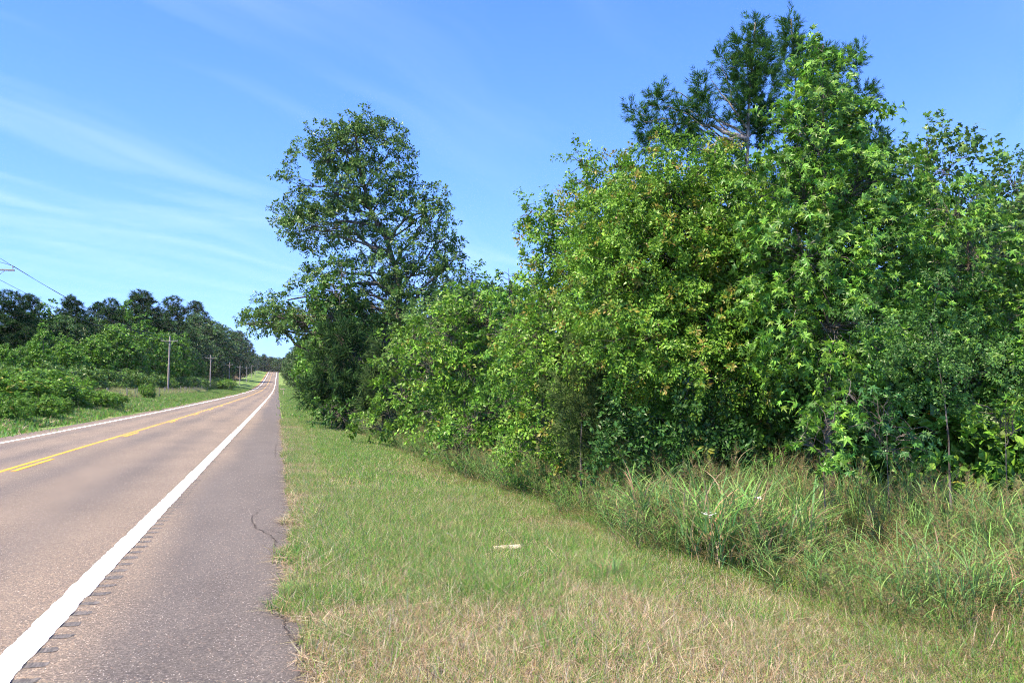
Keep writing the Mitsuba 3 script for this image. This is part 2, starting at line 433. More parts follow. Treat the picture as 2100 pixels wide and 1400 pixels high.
def tube(path, radii, sides=7):
    path, radii = np.asarray(path, float), np.asarray(radii, float)
    n = len(path)
    t = unit(np.gradient(path, axis=0))
    ref = np.array([0.31, 0.95, 0.02]) if abs(t[0][2]) > 0.7 else np.array([0, 0, 1.0])
    u = unit(np.cross(t, ref))
    w = np.cross(t, u)
    ang = np.arange(sides) * 2 * math.pi / sides
    ring = path[:, None, :] + radii[:, None, None] * (np.cos(ang)[None, :, None] * u[:, None, :] + np.sin(ang)[None, :, None] * w[:, None, :])
    v = np.vstack([ring.reshape(-1, 3), path[-1:], path[:1]])
    f = []
    i = np.arange(sides)
    for k in range(n - 1):
        a, b = k * sides + i, k * sides + (i + 1) % sides
        f += [np.stack([a, b, b + sides], 1), np.stack([a, b + sides, a + sides], 1)]
    e = (n - 1) * sides
    f += [np.stack([e + i, e + (i + 1) % sides, np.full(sides, n * sides)], 1), np.stack([(i + 1) % sides, i, np.full(sides, n * sides + 1)], 1)]
    return v, np.vstack(f)


def many(tubes):
    vs, fs, a = [], [], 0
    for v, f in tubes:
        vs.append(v)
        fs.append(f + a)
        a += len(v)
    return np.vstack(vs), np.vstack(fs)


def bend(rng, p0, p1, n, wob, sag=0.0):
    t = np.linspace(0, 1, n)[:, None]
    p = p0 + (p1 - p0) * t
    L = np.linalg.norm(p1 - p0)
    w = np.cumsum(rng.standard_normal((n, 3)), 0)
    w -= w[0] + (w[-1] - w[0]) * t
    return p + w * wob * L / n + np.array([0, 0, 1.0]) * (np.sin(t * math.pi) * sag * L)


def palette(rng, n, cols, weights, jit=0.16):
    cols = np.array(cols, float)
    k = rng.choice(len(cols), n, p=np.array(weights) / np.sum(weights))
    return np.clip(cols[k] * (1 + jit * rng.standard_normal((n, 1))) * (1 + 0.06 * rng.standard_normal((n, 3))), 0.004, 0.9)


def clumps_in(rng, blobs, per_m2, gap=0.0, gap_scale=0.9, seed=1, inner=0.62):
    """Twig starts and directions spread through ellipsoids (centre, radii, frame); the count goes with their surface."""
    Cs, Ds, Ks = [], [], []
    for bi, (c, r, fr) in enumerate(blobs):
        area = 4 * math.pi * ((r[0] * r[1]) ** 1.6 / 3 + (r[0] * r[2]) ** 1.6 / 3 + (r[1] * r[2]) ** 1.6 / 3) ** (1 / 1.6)
        n = max(4, int(area * per_m2))
        d = unit(rng.standard_normal((n, 3)))
        rad = inner + (1 - inner) * rng.random(n) ** 0.6
        lump = 0.80 + 0.42 * meshkit.fbm(d * 2.3 + bi * 7.7, 3, seed + bi)
        q = d * (rad * lump)[:, None] * r
        p = c + q @ fr
        Cs.append(p)
        Ds.append(unit((d / r * r.mean()) @ fr))
        Ks.append(np.full(n, bi))
    C, D, K = np.vstack(Cs), np.vstack(Ds), np.concatenate(Ks)
    if gap > 0:
        g = meshkit.fbm(C / gap_scale, 3, seed + 77)
        keep = g > np.quantile(g, gap)
        C, D, K = C[keep], D[keep], K[keep]
    return C, D, K


def twig_leaves(rng, C, D, L, nleaf, size, up=0.25, droop=0.25, flat=0.7, side=0.75, jit=0.3, along=0.4):
    """Leaves along one twig per clump: base points, axes, normals, sizes, twig number, place along the twig, twig tips."""
    n = len(C)
    D = unit(D + np.array([0, 0, up]) + 0.45 * rng.standard_normal((n, 3)))
    Lk = L * (0.6 + 0.8 * rng.random(n))
    k = np.repeat(np.arange(n), nleaf)
    u = rng.random(len(k)) ** 0.75
    pos = C[k] + D[k] * (u * Lk[k])[:, None]
    pos[:, 2] -= droop * (u ** 2) * Lk[k]
    sidev = unit(np.cross(D[k], rng.standard_normal((len(k), 3))))
    pos += sidev * (rng.random(len(k)) * 0.16 * Lk[k])[:, None]
    ax = unit(D[k] * along + sidev * side + np.array([0, 0, -droop]) + 0.25 * rng.standard_normal((len(k), 3)))
    nr = unit(np.array([0, 0, 1.0]) * flat + D[k] * 0.45 + 0.5 * rng.standard_normal((len(k), 3)))
    s = size * np.clip(1 + jit * rng.standard_normal(len(k)), 0.4, 1.8)
    tip = C + D * Lk[:, None]
    tip[:, 2] -= droop * Lk
    return pos, ax, nr, s, k, u, tip


FRAME = np.array([RGT, np.array([0, 0, 1.0]), np.cross(np.array([0, 0, 1.0]), RGT) * -1])


def px_blobs(D, blobs):
    out = []
    for b in blobs:
        px, py, rx, ry = b[:4]
        dd = b[4] if len(b) > 4 else 0.0
        s = (D + dd) / F_PX
        rd = b[5] if len(b) > 5 else 0.5 * (rx + ry) * s
        out.append((at(px, py, D + dd), np.array([rx * s, ry * s, rd]), FRAME))
    return out


def near_tree(name, label, cat, D, trunk, r0, blobs, style, seed, per_m2, gap=0.2, bark='bark_bsdf', group=None, limbs=True, gap_scale=None, own_leaves=0, twigs=True, extra_limbs=(), base=None):
    """A tree or bush built from a trunk line, limbs that run to each part of the crown, twigs and leaves."""
    rng = np.random.default_rng(seed)
    t = thing(name, label, cat, group)
    B = px_blobs(D, blobs)
    pts = [at(px, py, D) for px, py in trunk]
    foot = base if base is not None else base_at(trunk[0][0], D)
    pts = [foot - np.array([0, 0, 0.1])] + [p for p in pts if p[2] > foot[2] + 0.25]
    s = np.concatenate([[0], np.cumsum(np.linalg.norm(np.diff(pts, axis=0), axis=1))])
    m = max(6, int(s[-1] / 0.4))
    tt = np.linspace(0, s[-1], m)
    path = np.stack([np.interp(tt, s, np.array(pts)[:, k]) for k in range(3)], 1)
    path[1:] += np.cumsum(rng.standard_normal((m - 1, 3)) * 0.012 * s[-1] / m, 0) * [1, 1, 0]
    rad = r0 * (1 - 0.85 * (tt / s[-1]) ** 0.9) * (1 + 0.35 * np.exp(-tt / 0.35))
    add(t, 'trunk', tube(path, rad, 9), bark, smooth=True)
    limb_tubes, ends = [], []
    for (c, r, fr) in B:
        k = int(np.clip(np.searchsorted(path[:, 2], c[2] - 0.55 * np.linalg.norm((c - path[-1])[:2]) - 0.4 * r[1]), 1, m - 2))
        L = np.linalg.norm(c - path[k])
        b = bend(rng, path[k], c, 8, 0.35, 0.06)
        ra = min(rad[k] * 0.55, 0.010 + 0.022 * L)
        add(t, 'limb', tube(b, np.linspace(ra, ra * 0.35, 8), 6), bark, smooth=True)
        ends.append(b)
    for ex, er in extra_limbs:
        e = np.array([at(px, py, D + dd) for px, py, dd in ex])
        ss = np.concatenate([[0], np.cumsum(np.linalg.norm(np.diff(e, axis=0), axis=1))])
        q = np.linspace(0, ss[-1], 12)
        e = np.stack([np.interp(q, ss, e[:, k]) for k in range(3)], 1)
        e[1:-1] += rng.standard_normal((10, 3)) * 0.012 * ss[-1]
        add(t, 'limb', tube(e, np.linspace(er, er * 0.25, 12), 7), bark, smooth=True)
    C, Dr, K = clumps_in(rng, B, per_m2, gap, gap_scale or max(0.5, D * 0.035), seed)
    g = ground_z(C[:, 0], C[:, 1]) + 0.1
    ok = C[:, 2] > g
    C, Dr, K = C[ok], Dr[ok], K[ok]
    if twigs:
        pick = rng.random(len(C)) < min(1.0, 420 / max(1, len(C)))
        for c, d, k in zip(C[pick], Dr[pick], K[pick]):
            e = ends[k][rng.integers(3, 8)]
            ra = 0.0032 * (D / 12) ** 0.7
            limb_tubes.append(tube(bend(rng, e, c + d * 0.12, 5, 0.4, 0.08), np.linspace(ra * 2.2, ra, 5), 4))
    if limb_tubes:
        add(t, 'twigs', many(limb_tubes), bark, smooth=True, stuff=True)
    v, f, c, leaf = style(rng, C, Dr)
    if own_leaves:
        tv, tf = leaf['tmpl']
        kv, kf = len(tv), len(tf)
        mid = v.reshape(-1, kv, 3).mean(1)
        order = np.argsort((mid - EYE) @ FWD)
        own = order[:own_leaves * 4:4]
        rest = np.ones(len(mid), bool)
        rest[own] = False
        for i in own:
            add(t, 'leaf', (v[i * kv:(i + 1) * kv], tf), 'leaf_bsdf', color=c[i * kv:(i + 1) * kv])
        sel = np.repeat(rest, kv)
        v, c = v[sel], c[sel]
        f = (tf[None] + (np.arange(rest.sum()) * kv)[:, None, None]).reshape(-1, 3)
    add(t, 'crown', (v, f), leaf['bsdf'], color=c, stuff=True)
    return t


# leaf styles: rng, clump centres, directions -> one leaf mesh
def st(tmpl, L, nleaf, size, cols, w, bsdf='leaf_bsdf', tipcol=None, tipfrac=0.0, clumpjit=0.13, jit=0.16, **kw):
    def fn(rng, C, D):
        P, A, N, S, k, u, tip = twig_leaves(rng, C, D, L, nleaf, size, **kw)
        col = palette(rng, len(P), cols, w, jit)
        col *= np.clip(1 + clumpjit * rng.standard_normal(len(C)), 0.5, 1.6)[k][:, None]
        if tipcol is not None:
            hot = (u > 0.72) & (rng.random(len(C)) < tipfrac)[k]
            col[hot] = palette(rng, int(hot.sum()), tipcol, np.ones(len(tipcol)), 0.15)
        v, f, c = leaf_mesh(P, A, N, S, tmpl, np.clip(col, 0.004, 0.9))
        return v, f, c, {'tmpl': tmpl, 'bsdf': bsdf}
    return fn


GUM = [(0.142, 0.312, 0.038), (0.105, 0.25, 0.038), (0.211, 0.395, 0.045), (0.094, 0.221, 0.047)]
ELM = [(0.17, 0.345, 0.04), (0.131, 0.271, 0.035), (0.232, 0.41, 0.047)]
OAK = [(0.115, 0.225, 0.048), (0.086, 0.184, 0.044), (0.166, 0.283, 0.063)]
TIPS = [(0.25, 0.30, 0.042), (0.29, 0.29, 0.05), (0.26, 0.21, 0.045)]
CEDAR = [(0.064, 0.164, 0.034), (0.051, 0.127, 0.028), (0.099, 0.216, 0.047)]
PINE = [(0.056, 0.133, 0.028), (0.044, 0.105, 0.024), (0.088, 0.182, 0.04)]


def gum_style(size=0.085, n=7, L=0.42):
    return st(STAR, L, int(n * 1.5), size, GUM, (4, 3, 2, 2), flat=0.5, droop=0.34, jit=0.27, up=0.2)


def elm_style(size=0.055, n=14, L=0.42, tipfrac=0.35, cols=ELM, w=(4, 3, 2)):
    return st(OVAL4, L, int(n * 2.1), size * 1.15, cols, w, tipcol=TIPS, tipfrac=tipfrac, flat=0.6, droop=0.12, up=0.15, side=0.9)


def oak_style(size=0.16, n=10, L=0.85, cols=OAK, w=(4, 3, 2)):
    return st(LOBED, L, int(n * 1.7), size, cols, w, flat=0.5, droop=0.1, up=0.35)


def cedar_style(size=0.12, n=46, L=0.42, cols=CEDAR, w=(4, 3, 1)):
    return st(SPRAY, L, int(n * 1.3), size, cols, w, bsdf='needle_bsdf', flat=0.2, droop=-0.1, up=0.5, side=0.5, along=1.0)


def pine_style(size=0.2, n=40, L=0.5, cols=PINE, w=(4, 3, 2)):
    return st(NEEDLE, L, int(n * 1.6), size, cols, w, bsdf='needle_bsdf', flat=0.2, droop=0.0, up=0.7, side=0.8, along=0.9)


# ------------------------------------------------------------------ the thicket on the right, near to far
near_tree('sweetgum_tree', 'tall bright sweetgum with large star leaves and pointed top, right of the cedars', 'tree', 11.6,
          [(1700, 860), (1698, 600), (1692, 300), (1690, 90)], 0.075,
          [(1690, 108, 18, 30), (1690, 150, 34, 40), (1690, 205, 60, 56), (1660, 290, 80, 70), (1750, 270, 60, 60), (1620, 390, 90, 80), (1740, 400, 110, 95), (1830, 350, 45, 50, .4), (1650, 530, 110, 100, -.3), (1780, 540, 120, 110, -.2),
           (1700, 670, 140, 100, -.5), (1860, 470, 80, 80, .3), (1820, 670, 110, 100, 0), (1600, 650, 80, 90, .2), (1700, 470, 130, 120, .9), (1720, 800, 120, 70, .5), (1600, 500, 60, 60, .3)],
          gum_style(0.074, 10, 0.40), 11, 22, gap=0.09, own_leaves=280)
near_tree('sweetgum_tree', 'star-leaved sweetgum at the right edge, lower than the pointed one', 'tree', 12.6,
          [(1990, 860), (1990, 640), (1985, 440)], 0.06,
          [(1950, 440, 55, 60), (1990, 530, 95, 85), (2070, 560, 60, 70, .4), (1930, 610, 90, 85, .2), (2050, 680, 95, 95), (1960, 740, 110, 90, -.3), (2090, 790, 80, 90, -.4), (2000, 850, 110, 50, .3)],
          gum_style(0.078, 9, 0.42), 12, 21, gap=0.1)
near_tree('locust_tree', 'feathery fine-leaved sapling leaning out before the right sweetgums', 'tree', 9.6,
          [(1940, 860), (1920, 740), (1900, 640)], 0.02,
          [(1870, 690, 70, 36), (1960, 720, 80, 42), (1800, 645, 70, 26, .2), (2030, 760, 70, 40), (1900, 760, 80, 40), (1935, 600, 16, 60, .2)],
          st(OVAL4, 0.34, 60, 0.034, [(0.081, 0.195, 0.038), (0.103, 0.221, 0.043), (0.065, 0.163, 0.038)], (3, 2, 2), flat=0.9, droop=0.1, side=1.0), 13, 22, gap=0.12, twigs=False)
near_tree('oak_tree', 'dark lobed-leaf oak rising behind the right sweetgums', 'tree', 17.0,
          [(1930, 800), (1925, 600), (1910, 360)], 0.10,
          [(1895, 305, 42, 36), (1945, 345, 52, 50), (1900, 400, 70, 60), (1965, 410, 42, 40), (1930, 470, 70, 60), (1990, 470, 40, 50), (1900, 560, 100, 90), (1960, 680, 120, 110), (1850, 680, 110, 110)],
          oak_style(0.13, 10, 0.55), 14, 9, gap=0.2)
near_tree('oak_tree', 'grey-green oak crown at the far right edge against the sky', 'tree', 27.0,
          [(2110, 780), (2110, 560), (2100, 400)], 0.16,
          [(2075, 375, 42, 34), (2105, 410, 60, 55), (2065, 440, 45, 40), (2110, 500, 80, 60), (2070, 500, 36, 40), (2120, 600, 90, 70), (2080, 700, 90, 80)],
          oak_style(0.17, 13, 0.8), 15, 7.5, gap=0.15)

# the two red cedars behind
near_tree('cedar_tree', 'taller dark cedar with bare grey trunk and a half-broken limb reaching left', 'tree', 14.4,
          [(1532, 800), (1530, 420), (1532, 300), (1535, 200), (1547, 45)], 0.085,
          [(1548, 50, 5, 13), (1549, 82, 9, 22), (1523, 100, 10, 25), (1560, 118, 16, 31), (1532, 145, 21, 25), (1568, 180, 20, 32), (1535, 215, 21, 28), (1492, 140, 9, 18), (1478, 120, 6, 13), (1505, 185, 14, 20), (1575, 250, 17, 35, .3), (1505, 245, 10, 18), (1545, 275, 14, 28, .4),
           (1440, 185, 8, 24), (1443, 230, 13, 24), (1400, 225, 17, 17), (1352, 215, 9, 20), (1345, 195, 5, 15), (1310, 240, 13, 10), (1296, 226, 5, 8), (1330, 262, 16, 17), (1385, 265, 26, 22), (1440, 268, 15, 18), (1350, 295, 23, 13), (1315, 304, 13, 6), (1400, 302, 26, 15),
           (1490, 335, 23, 33), (1540, 420, 54, 61, .6), (1510, 520, 72, 82, .8), (1560, 640, 81, 92, .8)],
          cedar_style(0.062, 40, 0.19), 21, 180, gap=0.04, bark='pale_bark_bsdf', twigs=False,
          extra_limbs=[([(1532, 285, 0), (1490, 275, -.1), (1462, 258, -.1), (1420, 250, 0)], 0.055), ([(1530, 283, 0), (1480, 284, -.2), (1464, 300, -.2), (1466, 345, -.2)], 0.03),
                       ([(1532, 262, 0), (1500, 218, -.05), (1472, 182, 0), (1459, 164, 0)], 0.024), ([(1532, 250, 0), (1505, 215, 0), (1480, 130, 0)], 0.025), ([(1420, 252, 0), (1360, 260, 0), (1300, 225, 0)], 0.022)])
near_tree('cedar_tree', 'dark cedar with forked tip, half hidden behind the pointed sweetgum', 'tree', 15.2,
          [(1640, 800), (1640, 400), (1632, 200), (1622, 40)], 0.08,
          [(1621, 42, 5, 12), (1623, 78, 10, 16), (1620, 62, 5, 14), (1625, 100, 12, 22), (1612, 130, 9, 18), (1645, 110, 10, 21), (1640, 165, 21, 32), (1690, 140, 23, 35), (1740, 130, 19, 17), (1763, 113, 7, 10), (1770, 190, 15, 28), (1700, 230, 41, 42), (1790, 290, 15, 28), (1640, 250, 23, 35), (1800, 345, 16, 20), (1700, 360, 81, 82)],
          cedar_style(0.062, 40, 0.19), 22, 160, gap=0.04, bark='pale_bark_bsdf', twigs=False)

# small-leaved thicket trees with orange new growth
near_tree('elm_tree', 'broad small-leaved elm with orange new tips, below the leaning cedar limb', 'tree', 13.0,
          [(1462, 850), (1458, 700), (1440, 560), (1400, 380)], 0.07,
          [(1385, 345, 66, 42), (1440, 340, 46, 36), (1330, 400, 76, 58), (1420, 430, 100, 80), (1500, 440, 70, 70), (1260, 480, 66, 56), (1340, 520, 110, 90), (1460, 560, 110, 95), (1540, 540, 50, 80), (1270, 590, 100, 90), (1390, 660, 120, 85), (1510, 670, 80, 80, -.2),
           (1290, 700, 110, 80, -.4), (1420, 760, 110, 70, -.5), (1530, 760, 70, 60, 0), (1380, 560, 150, 140, 1.0), (1290, 480, 110, 90, 1.2), (1430, 450, 120, 90, 1.2), (1480, 600, 110, 110, 1.0), (1300, 640, 120, 90, .9)],
          elm_style(0.050, 31, 0.42, 0.24), 31, 20, gap=0.06)
near_tree('elm_tree', 'narrow yellow-green elm with a spiked top at the left shoulder of the thicket', 'tree', 15.5,
          [(1215, 850), (1212, 600), (1200, 340)], 0.06,
          [(1192, 332, 22, 26), (1205, 372, 30, 32), (1222, 420, 42, 40), (1180, 440, 44, 24), (1118, 440, 44, 14), (1085, 436, 14, 8), (1250, 400, 30, 50, .4), (1150, 480, 62, 32), (1230, 500, 60, 50), (1110, 530, 34, 28), (1180, 550, 80, 50), (1240, 600, 70, 60, .4), (1280, 345, 18, 22, .4), (1300, 380, 30, 34, .5)],
          elm_style(0.054, 27, 0.40, 0.26), 32, 18, gap=0.08)
near_tree('elm_tree', 'bushy elm with low rounded side, left of the thicket beside the mown grass', 'tree', 15.0,
          [(1150, 860), (1150, 760), (1160, 640)], 0.05,
          [(1130, 620, 60, 54), (1190, 640, 80, 64), (1095, 690, 50, 52), (1160, 720, 95, 70), (1240, 700, 60, 60), (1100, 770, 66, 54), (1180, 800, 80, 56), (1090, 840, 60, 40), (1115, 890, 66, 40), (1200, 890, 76, 44), (1070, 900, 40, 34)],
          elm_style(0.056, 22, 0.44, 0.2), 33, 16, gap=0.10)
near_tree('leafy_bush', 'dark shaded bush under the elm canopy beside the tall grass', 'bush', 12.2,
          [(1400, 930), (1400, 860)], 0.03,
          [(1330, 850, 90, 50), (1430, 870, 90, 46), (1530, 860, 80, 50), (1280, 900, 60, 36), (1350, 930, 90, 40), (1460, 930, 90, 40), (1560, 920, 70, 40)],
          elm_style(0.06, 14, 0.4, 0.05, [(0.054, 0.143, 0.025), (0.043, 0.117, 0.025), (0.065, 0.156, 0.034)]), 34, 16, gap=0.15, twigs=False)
near_tree('sweetgum_sapling', 'small star-leaved sapling at the foot of the pointed sweetgum', 'bush', 9.4,
          [(1690, 940), (1690, 880)], 0.015,
          [(1690, 862, 48, 32), (1650, 905, 34, 26), (1740, 880, 30, 26), (1680, 925, 46, 24)],
          gum_style(0.075, 7, 0.3), 35, 20, gap=0.1)
near_tree('sweetgum_sapling', 'blue-green star-leaved sapling below the right sweetgum', 'bush', 9.8,
          [(1820, 940), (1820, 870)], 0.015,
          [(1820, 850, 56, 34), (1870, 880, 40, 28), (1790, 890, 36, 28), (1840, 920, 44, 20), (1745, 800, 30, 22)],
          st(STAR, 0.3, 7, 0.07, [(0.065, 0.182, 0.051), (0.081, 0.208, 0.043)], (1, 1), flat=0.8, droop=0.3), 36, 20, gap=0.1)
near_tree('sweetgum_sapling', 'low star-leaved sprout at the right edge above the tall grass', 'bush', 10.2,
          [(2060, 900), (2060, 860)], 0.015,
          [(2065, 860, 34, 26), (2010, 830, 40, 30), (2095, 880, 30, 26)],
          gum_style(0.07, 7, 0.3), 37, 18, gap=0.1)
near_tree('young_cedar', 'dull olive young cedar between the elm and the leafy bush', 'bush', 13.6,
          [(1190, 930), (1195, 800)], 0.03,
          [(1200, 740, 34, 44), (1190, 800, 60, 50), (1240, 830, 60, 56), (1200, 870, 66, 46), (1260, 770, 40, 40), (1220, 920, 60, 30)],
          cedar_style(0.07, 40, 0.22, [(0.095, 0.155, 0.045), (0.12, 0.175, 0.06), (0.07, 0.125, 0.04)], (3, 2, 2)), 38, 50, gap=0.08, twigs=False)
near_tree('leafy_bush', 'bright broad-leaved bush between the young pines and the elms', 'bush', 23.0,
          [(950, 930), (955, 780), (960, 650)], 0.05,
          [(965, 640, 56, 48), (1010, 660, 58, 54), (920, 690, 62, 52), (880, 760, 54, 56), (960, 750, 74, 64), (1030, 740, 58, 60), (900, 840, 56, 56), (970, 850, 66, 56), (935, 910, 44, 34)],
          st(OVAL4, 0.5, 27, 0.115, [(0.151, 0.312, 0.031), (0.113, 0.247, 0.029), (0.205, 0.377, 0.043)], (4, 3, 3), tipcol=TIPS, tipfrac=0.12, flat=0.8, droop=0.2, clumpjit=0.2), 41, 9, gap=0.22)
near_tree('leafy_bush', 'leafy bush with dark hollow, at the mown grass edge left of the elms', 'bush', 19.0,
          [(955, 960), (960, 880)], 0.03,
          [(960, 880, 44, 40), (930, 920, 40, 34), (1000, 840, 50, 44), (1030, 900, 54, 34), (1060, 830, 40, 50)],
          st(OVAL4, 0.42, 27, 0.095, [(0.13, 0.293, 0.031), (0.097, 0.234, 0.029), (0.173, 0.345, 0.043)], (4, 3, 2), flat=0.8, droop=0.2), 42, 12, gap=0.2)
near_tree('sweetgum_sapling', 'slender sapling spiking into the sky gap left of the elms', 'tree', 20.0,
          [(1055, 900), (1052, 700), (1042, 550)], 0.03,
          [(1042, 562, 12, 24), (1046, 605, 22, 30), (1060, 650, 34, 36), (1030, 690, 40, 36), (1075, 700, 40, 40), (1066, 590, 10, 26)],
          gum_style(0.10, 7, 0.4), 43, 13, gap=0.12)
near_tree('slender_tree', 'slender dark sapling beside the big oak, before the sky gap', 'tree', 33.0,
          [(972, 900), (972, 700), (968, 560)], 0.06,
          [(966, 570, 12, 24), (972, 620, 24, 34), (940, 640, 34, 40), (985, 660, 26, 40), (900, 660, 50, 50), (950, 710, 60, 60)],
          st(OVAL4, 0.6, 20, 0.17, OAK, (4, 3, 2), flat=0.6), 44, 6, gap=0.15)
near_tree('young_pine', 'small soft pine tuft low in the bushes beside the elm', 'tree', 19.6,
          [(1015, 930), (1014, 830)], 0.025,
          [(1014, 838, 22, 22), (1005, 862, 26, 18), (1030, 862, 26, 20)],
          pine_style(0.16, 60, 0.3), 45, 20, gap=0.0)

# the big roadside oak and what grows under it
near_tree('oak_tree', 'big roadside oak, open crown with one limb hanging over the road', 'tree', 41.0,
          [(828, 850), (820, 700), (818, 570), (792, 485), (760, 430), (735, 330), (730, 250)], 0.27,
          [(733, 240, 26, 22), (700, 265, 26, 20), (765, 268, 30, 26), (648, 278, 30, 24), (640, 330, 46, 34), (690, 310, 36, 34), (735, 310, 44, 40), (795, 290, 36, 26), (812, 330, 28, 36), (600, 385, 34, 24), (650, 400, 44, 32), (700, 385, 44, 40), (760, 370, 50, 44), (820, 390, 34, 30),
           (590, 450, 26, 24), (625, 465, 50, 16), (690, 450, 44, 30), (750, 440, 50, 36), (845, 425, 26, 36), (895, 405, 22, 24), (885, 450, 40, 30), (830, 480, 42, 36), (915, 490, 26, 26), (870, 520, 54, 34), (925, 540, 22, 30), (800, 545, 50, 26), (850, 580, 66, 36), (905, 590, 44, 34),
           (740, 560, 46, 26), (680, 560, 36, 34), (650, 570, 26, 30), (700, 610, 66, 34), (640, 610, 46, 32), (780, 610, 60, 40), (860, 640, 66, 36), (590, 615, 36, 18), (600, 650, 50, 26), (545, 628, 24, 14), (545, 660, 40, 16), (505, 664, 22, 9), (610, 662, 46, 20, -1), (560, 648, 40, 18, -1.5), (525, 660, 30, 12, -2), (575, 668, 30, 10, -1), (690, 640, 50, 34, -1), (660, 660, 56, 36), (720, 670, 60, 40), (800, 690, 60, 40), (650, 470, 60, 40, 1.5), (760, 490, 40, 30, 1.5)],
          st(OVAL4, 0.55, 30, 0.13, OAK, (4, 3, 2), flat=0.5, droop=0.1, up=0.35, clumpjit=0.18), 51, 7.6, gap=0.24, gap_scale=1.0,
          extra_limbs=[([(800, 640, 0), (740, 630, -.5), (660, 640, -1), (580, 650, -1.5), (495, 664, -2)], 0.048), ([(780, 460, 0), (720, 455, 0), (650, 460, .5), (575, 486, 1)], 0.056), ([(765, 435, 0), (700, 380, 0), (650, 300, .3)], 0.062),
                       ([(795, 490, 0), (830, 470, 0), (870, 440, 0), (915, 392, 0)], 0.056), ([(818, 570, 0), (870, 560, 0), (930, 545, 0)], 0.050), ([(745, 390, 0), (785, 330, 0), (815, 290, 0)], 0.043), ([(735, 340, 0), (690, 300, 0), (690, 255, 0)], 0.06), ([(818, 600, 0), (770, 580, -.4), (690, 560, -.6)], 0.050)])
near_tree('ivy_column', 'bright leafy vine column climbing the big oak on its road side', 'vine', 39.0,
          [(690, 860), (692, 700), (700, 560)], 0.08,
          [(700, 560, 14, 26), (690, 600, 22, 30), (680, 650, 30, 30), (685, 700, 36, 34), (660, 620, 22, 20)],
          st(OVAL4, 0.6, 20, 0.2, [(0.081, 0.195, 0.024), (0.059, 0.143, 0.022)], (2, 2), flat=0.6, droop=0.3), 52, 4.5, gap=0.1)
near_tree('young_pine', 'dark bushy young pine beneath the big oak by the mown grass', 'tree', 38.0,
          [(705, 870), (705, 740), (706, 690)], 0.08,
          [(706, 700, 24, 30), (690, 750, 36, 36), (730, 745, 36, 36), (705, 800, 58, 40), (740, 810, 40, 40), (668, 810, 32, 34)],
          pine_style(0.30, 44, 0.7, [(0.055, 0.12, 0.038), (0.045, 0.095, 0.034), (0.085, 0.16, 0.045)]), 53, 5.5, gap=0.12)
near_tree('young_pine', 'pale green pointed young pine right of the dark one', 'tree', 31.0,
          [(785, 870), (786, 780), (787, 735)], 0.05,
          [(787, 752, 12, 26), (785, 790, 24, 26), (780, 825, 30, 26), (800, 830, 22, 26)],
          pine_style(0.24, 50, 0.5, [(0.075, 0.13, 0.04), (0.055, 0.10, 0.035), (0.09, 0.15, 0.05)]), 54, 9, gap=0.05)
near_tree('leafy_bush', 'low dark bush at the foot of the oak touching the mown grass', 'bush', 36.0,
          [(680, 880), (680, 850)], 0.04,
          [(672, 840, 22, 18), (700, 850, 30, 20), (655, 855, 16, 12), (730, 850, 26, 18)],
          st(OVAL4, 0.5, 22, 0.16, [(0.065, 0.163, 0.024), (0.086, 0.195, 0.03)], (2, 2), flat=0.8), 55, 6, gap=0.1)
near_tree('leafy_bush', 'yellow-green bush between the young pines and the broad-leaved bush', 'bush', 27.5,
          [(830, 900), (830, 800)], 0.05,
          [(830, 740, 46, 50), (850, 700, 50, 40), (820, 810, 46, 46), (870, 850, 44, 40), (790, 850, 34, 30), (760, 870, 30, 18)],
          st(OVAL4, 0.5, 24, 0.135, [(0.162, 0.312, 0.034), (0.119, 0.247, 0.031)], (2, 2), flat=0.8, clumpjit=0.2), 56, 7.5, gap=0.2)
near_tree('maple_tree', 'mid-green tree filling the shade behind the big oak trunk', 'tree', 48.0,
          [(770, 860), (770, 720)], 0.15,
          [(740, 720, 60, 56), (800, 740, 70, 60), (850, 720, 60, 50), (760, 790, 90, 50)],
          st(OVAL4, 0.8, 22, 0.24, [(0.065, 0.156, 0.025), (0.086, 0.189, 0.025)], (2, 2), flat=0.7), 57, 3.2, gap=0.15)

# ------------------------------------------------------------------ tree kinds shared by the far trees
def proto_crown(rng, blobs, per_m2, style, gap, seed):
    B = [(np.array(b[:3], float), np.array(b[3:6], float), np.eye(3)) for b in blobs]
    C, Dr, K = clumps_in(rng, B, per_m2, gap, 1.3, seed)
    return style(rng, C, Dr)


def proto(key, H, r0, blobs, style, per_m2, seed, gap=0.2, bark='bark_bsdf', stub=0):
    rng = np.random.default_rng(seed)
    v, f, c, leaf = proto_crown(rng, blobs, per_m2, style, gap, seed)
    zz = np.linspace(-0.4, H * 0.93, 12)
    path = np.stack([np.cumsum(rng.standard_normal(12)) * 0.012 * H * 0.35, np.cumsum(rng.standard_normal(12)) * 0.012 * H * 0.35, zz], 1)
    path -= [path[0][0], path[0][1], 0]
    tubes = [tube(path, r0 * (1 - 0.9 * np.linspace(0, 1, 12)), 7)]
    for b in blobs:
        k = int(np.clip(np.searchsorted(zz, b[2] - 0.4 * math.hypot(b[0], b[1])), 1, 10))
        tubes.append(tube(bend(rng, path[k], np.array(b[:3], float), 5, 0.3), np.linspace(r0 * 0.35, r0 * 0.1, 5), 5))
    sg = {'type': 'shapegroup', 'trunk': mikit.ply(many(tubes), bark, smooth=True), 'crown': mikit.ply((v, f), leaf['bsdf'], color=c)}
    scene[key] = sg
    PROTO[key] = H


PROTO = {}


